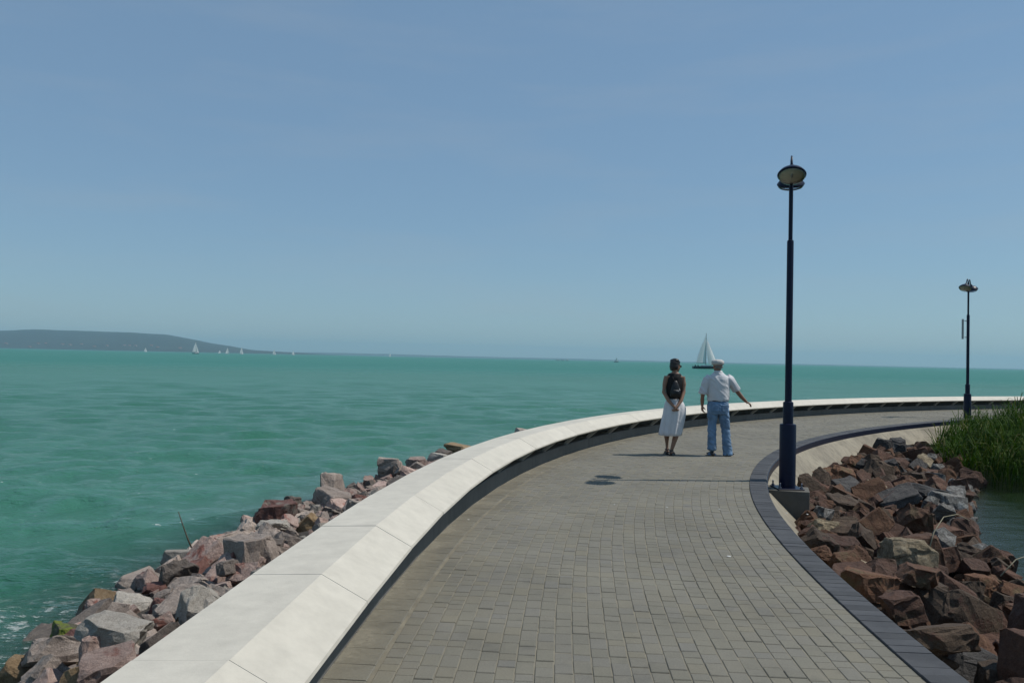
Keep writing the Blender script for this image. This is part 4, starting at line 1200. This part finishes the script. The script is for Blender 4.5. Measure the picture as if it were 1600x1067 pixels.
# ------------------------------------------------------------------ sailing boats
M_HULL = simple('white_hull', (.70, .71, .72), .3, .04)
M_NAVYHULL = simple('navy_hull', (.02, .035, .06), .3, .1)
t = NT('sailcloth'); t.set((1.05, 1.05, 1.05), .7)
tr = t.n('ShaderNodeBsdfTranslucent'); tr.inputs[0].default_value = (.85, .86, .86, 1)
ms = t.n('ShaderNodeMixShader'); ms.inputs[0].default_value = .45; t.l(t.b.outputs[0], ms.inputs[1]); t.l(tr.outputs[0], ms.inputs[2]); t.l(ms.outputs[0], t.out.inputs[0])
M_SAIL = t.m
M_BLUESTRIP = simple('blue_sail_edge', (.02, .05, .14), .7)
M_MAST = simple('mast', (.20, .21, .22), .4, metallic=.5)
M_CREW = simple('crew_clothes', (.05, .05, .07), .8)

def sail(mb, tack, head_, clew, belly, n=9):
    """a curved triangular sail with real thickness"""
    T, H_, K = Vector(tack), Vector(head_), Vector(clew); nrm = (H_ - T).cross(K - T).normalized()
    rows = []
    for i in range(n + 1):
        v = i / n; a = T.lerp(H_, v); b = K.lerp(H_, v); w_ = (b - a).length
        roach = (K - T).normalized() * (.09 * (K - T).length * math.sin(math.pi * v))
        rows.append([a + (b + roach - a) * (j / n) + nrm * (belly * w_ * math.sin(math.pi * (j / n) ** .8)) for j in range(n + 1)])
    for off in (0, .012):
        vs = [p + nrm * off for r in rows for p in r]; m_ = n + 1
        mb.add(vs, [(i * m_ + j, i * m_ + j + 1, (i + 1) * m_ + j + 1, (i + 1) * m_ + j) for i in range(n) for j in range(n)])

def sailboat(loc, rz, L, mast, label, hullmat, boom_a=18, jib=True, detail=True, heel=0.0):
    root = empty('sailboat', loc, rz); root.rotation_euler = (heel, 0, rz)
    tag(root, label, 'sailboat', 'sailing boats on the lake')
    B = L * .15; fb = L * .09
    mb = MB(); rings = []
    for u_ in np.linspace(0, 1, 13):
        x = (u_ - .45) * L; bw = B * (math.sin(min(1, u_ * 1.25 + .42) * math.pi / 2) if u_ < .45 else math.cos((u_ - .45) / .56 * math.pi / 2) ** .7)
        bw = max(bw, .02); top = fb * (1 + .25 * u_)
        rings.append([(x, -bw, top), (x, -bw * .94, top * .35), (x, -bw * .6, -.12 * fb - .1), (x, bw * .6, -.12 * fb - .1), (x, bw * .94, top * .35), (x, bw, top)])
    mb.loft(rings); mb.build('hull', hullmat, root, False)
    mb = MB(); mb.loft([[(x, y * w_, fb * z_) for y, z_ in ((-1, 1.0), (-.85, 1.5), (.85, 1.5), (1, 1.0))] for x, w_ in ((-.12 * L, B * .55), (.12 * L, B * .5), (.26 * L, B * .2))]); mb.build('cabin', M_HULL, root)
    mb = MB(); mb.tube([(.05 * L, 0, fb * .6), (.05 * L, 0, mast)], [mast * .0085 + .02, mast * .005 + .015], 8)
    mb.tube([(.05 * L, 0, mast * .45), (.05 * L, -B * .6, mast * .45)], .02, 6); mb.tube([(.05 * L, 0, mast * .45), (.05 * L, B * .6, mast * .45)], .02, 6)
    mb.build('mast', M_MAST, root)
    ba = R(boom_a); bl = .43 * L
    be = (.05 * L - bl * math.cos(ba), bl * math.sin(ba), fb + .10 * mast)
    mb = MB(); mb.tube([(.05 * L, 0, fb + .085 * mast), be], .05 + L * .003, 8); mb.build('boom', M_MAST, root)
    mb = MB(); sail(mb, (.045 * L, 0, fb + .095 * mast), (.045 * L, 0, mast * .985 if not detail else mast * .93), be, .10); mb.build('mainsail', M_SAIL, root, True)
    if jib:
        cl = (.10 * L, bl * .55 * math.sin(ba) + math.copysign(.7, ba), fb + .07 * mast)
        mb = MB(); sail(mb, (.535 * L, 0, fb * 1.3), (.075 * L, 0, mast * .84), cl, .14); mb.build('jib', M_SAIL, root, True)
        if detail:
            mb = MB(); mb.tube([(.55 * L, 0, fb * 1.25), (.06 * L, 0, mast * .86)], .03, 6); mb.build('forestay', M_MAST, root)
            mb = MB(); mb.tube([(-.44 * L, 0, fb), (.045 * L, 0, mast)], .012, 5); mb.build('backstay', M_MAST, root)
            mb = MB(); mb.tube([(-.44 * L, -B * .8, fb * 1.05), (-.44 * L, -B * .8, fb * 1.7), (-.44 * L, B * .8, fb * 1.7), (-.44 * L, B * .8, fb * 1.05)], .03, 6); mb.build('pushpit', M_MAST, root)
    return root
def on_water(px, dist): return Vector(((px - 800) / 1244.4 * dist, dist, WATER_Z))
b_ = sailboat(on_water(1101.5, 345), R(8), 11.6, 15.4, 'nearest sailboat, dark hull, two pale sails, passing behind the people on the promenade', M_NAVYHULL, -14)
for dx_, hh in ((-4.4, 1.0), (-3.2, 1.25)):
    cr = empty('person', b_.matrix_basis @ Vector((dx_, -.5, 1.0))); tag(cr, 'crew member in dark clothes sitting ' + ('at the very stern' if dx_ < -4 else 'forward of the stern') + ' of the nearest sailboat', 'person')
    mb = MB(); mb.zloft([(0, 0, 0, .22, .2), (.25, 0, 0, .2, .15), (.5, .03, 0, .23, .14), (.58, .04, 0, .1, .09), (.64, .05, 0, .06, .06)], 12); mb.ball((.06, 0, .76), (.10, .09, .13), 10, 8)
    mb.tube([(.05, .1, .08), (.4, .12, .12), (.45, .12, -.3)], [.1, .08, .06], 8); mb.tube([(.05, -.1, .08), (.4, -.12, .12), (.45, -.12, -.3)], [.1, .08, .06], 8)
    mb.tube([(.02, .22, .5), (.1, .3, .28), (.34, .25, .2)], [.06, .05, .04], 8); mb.tube([(.02, -.22, .5), (.1, -.3, .28), (.34, -.25, .2)], [.06, .05, .04], 8)
    link('body', remesh(mb, 'body', .03, 1), cr, [M_CREW])
far = [(306, 1120, 62, 11, 17.0, 'white sailboat with a tall sail in front of the end of the blue hill', M_NAVYHULL),
       (228, 1900, 70, 9, 10.5, 'tiny sailboat below the middle of the blue hill, left of the tall white sail', M_HULL),
       (344, 2100, 245, 9, 9.0, 'faint tiny sailboat just right of the tall white sail', M_HULL),
       (356, 1650, 240, 9, 14.0, 'left one of the close pair of small sailboats below the hill end', M_HULL),
       (378, 1600, 66, 9, 14.5, 'right one of the close pair of small sailboats below the hill end', M_HULL),
       (429, 1700, 58, 9, 11.5, 'small sailboat past the tip of the blue hill, second before open water', M_HULL),
       (459, 1800, 72, 9, 10.0, 'small sailboat farthest right past the tip of the blue hill', M_HULL),
       (610, 2600, 250, 9, 13.0, 'tiny lone sailboat far out in the left middle of the horizon', M_HULL),
       (964, 1500, 185, 9, 9.0, 'dim tiny sailboat on the horizon left of the people', M_NAVYHULL)]
for px, d, rz, L, ms_, lab, hm in far: sailboat(on_water(px, d), R(rz), L, ms_, lab, hm, 25, detail=False)
for k, px in enumerate((872, 880, 887)):
    lab = ('left', 'middle', 'right')[k] + ' one of three distant moored boats low on the middle horizon'
    sailboat(on_water(px, 2300 + k * 60), R(170 - 5 * k), 10, (5.5, 4, 7)[k], lab, M_NAVYHULL, 10, jib=False, detail=False)

# houses on the hill, each a small gabled block
rgh_ = random.Random(11)
M_ROOF = simple('far_roof', (.28, .12, .08), .9)
from mathutils.bvhtree import BVHTree
hb = BVHTree.FromPolygons([v.co for v in hill.data.vertices], [p.vertices[:] for p in hill.data.polygons])
for k, (px, up_) in enumerate([(10, 7), (47, 1.2), (60, 8), (72, 9), (98, 8.5), (110, 7.2), (148, 4.5), (195, 9.5), (203, 9), (212, 8), (237, 9), (247, 6.5), (282, 5.5), (128, 9.5), (168, 7)]):
    for yy in np.arange(D1 - 1500, D1 + 300, 25):
        X = (px - 800) / 1244.4 * yy
        r_ = hb.ray_cast(Vector((X, yy, 900)), Vector((0, 0, -1)))
        if r_[0] is not None and (r_[0].z - 1.7) / yy * 1244.4 + .4 > up_ * .8: break
    else: continue
    h = empty('hillside_house', (r_[0].x, r_[0].y, r_[0].z - 2), rgh_.uniform(-.5, .5)); w_, d_, e_ = rgh_.uniform(6, 11), 8, rgh_.uniform(4, 7)
    tag(h, 'pale house, a tiny speck on the far blue hillside', 'house', 'pale houses on the far hill')
    mb = MB(); mb.box((-w_, -d_, 0), (w_, d_, e_ + 2)); mb.build('wall', M_HOUSE, h)
    mb = MB(); mb.loft([[(x, -d_ - .6, e_ + 2), (x, 0, e_ + 6), (x, d_ + .6, e_ + 2)] for x in (-w_ - .6, w_ + .6)]); mb.build('roof', M_ROOF, h)

# ------------------------------------------------------------------ small white flecks on the paving
M_FLECK = simple('white_fleck', (.6, .6, .57), .8)
for k, (X, Y, r) in enumerate([(X, Y, r * .62) for X, Y, r in [(1.25, 9.45, .018), (1.85, 9.35, .022), (2.45, 9.30, .02), (3.05, 9.1, .016), (3.18, 9.15, .02), (3.4, 9.1, .024), (1.95, 7.05, .03), (-.42, 8.4, .02)]]):
    mb = MB(); n = 9; ring = [(r * rgh_.uniform(.6, 1.3) * math.cos(q), r * rgh_.uniform(.6, 1.6) * math.sin(q), 0) for q in [2 * math.pi * j / n for j in range(n)]]
    mb.loft([ring, [(x * .8, y * .8, .003) for x, y, _ in ring]]); o = mb.build('white_fleck', M_FLECK); o.location = (X, Y, .003)
    tag(o, 'small white fleck lying on the grey paving', 'fleck', 'white flecks on the paving')

# ------------------------------------------------------------------ summer haze over the lake
mb = MB(); mb.box((-17800, -17800, WATER_Z - 4.5), (17800, 17800, 260))
t = NT('haze_air'); t.t.nodes.remove(t.b)
pv = t.n('ShaderNodeVolumePrincipled'); pv.inputs['Color'].default_value = (.47, .80, .93, 1); pv.inputs['Density'].default_value = 1.0e-4; pv.inputs['Anisotropy'].default_value = .1
t.l(pv.outputs[0], t.out.inputs['Volume'])
hz = mb.build('haze', t.m); tag(hz, kind='stuff'); hz['label'] = 'thin bluish summer haze over the lake'; hz['category'] = 'haze'
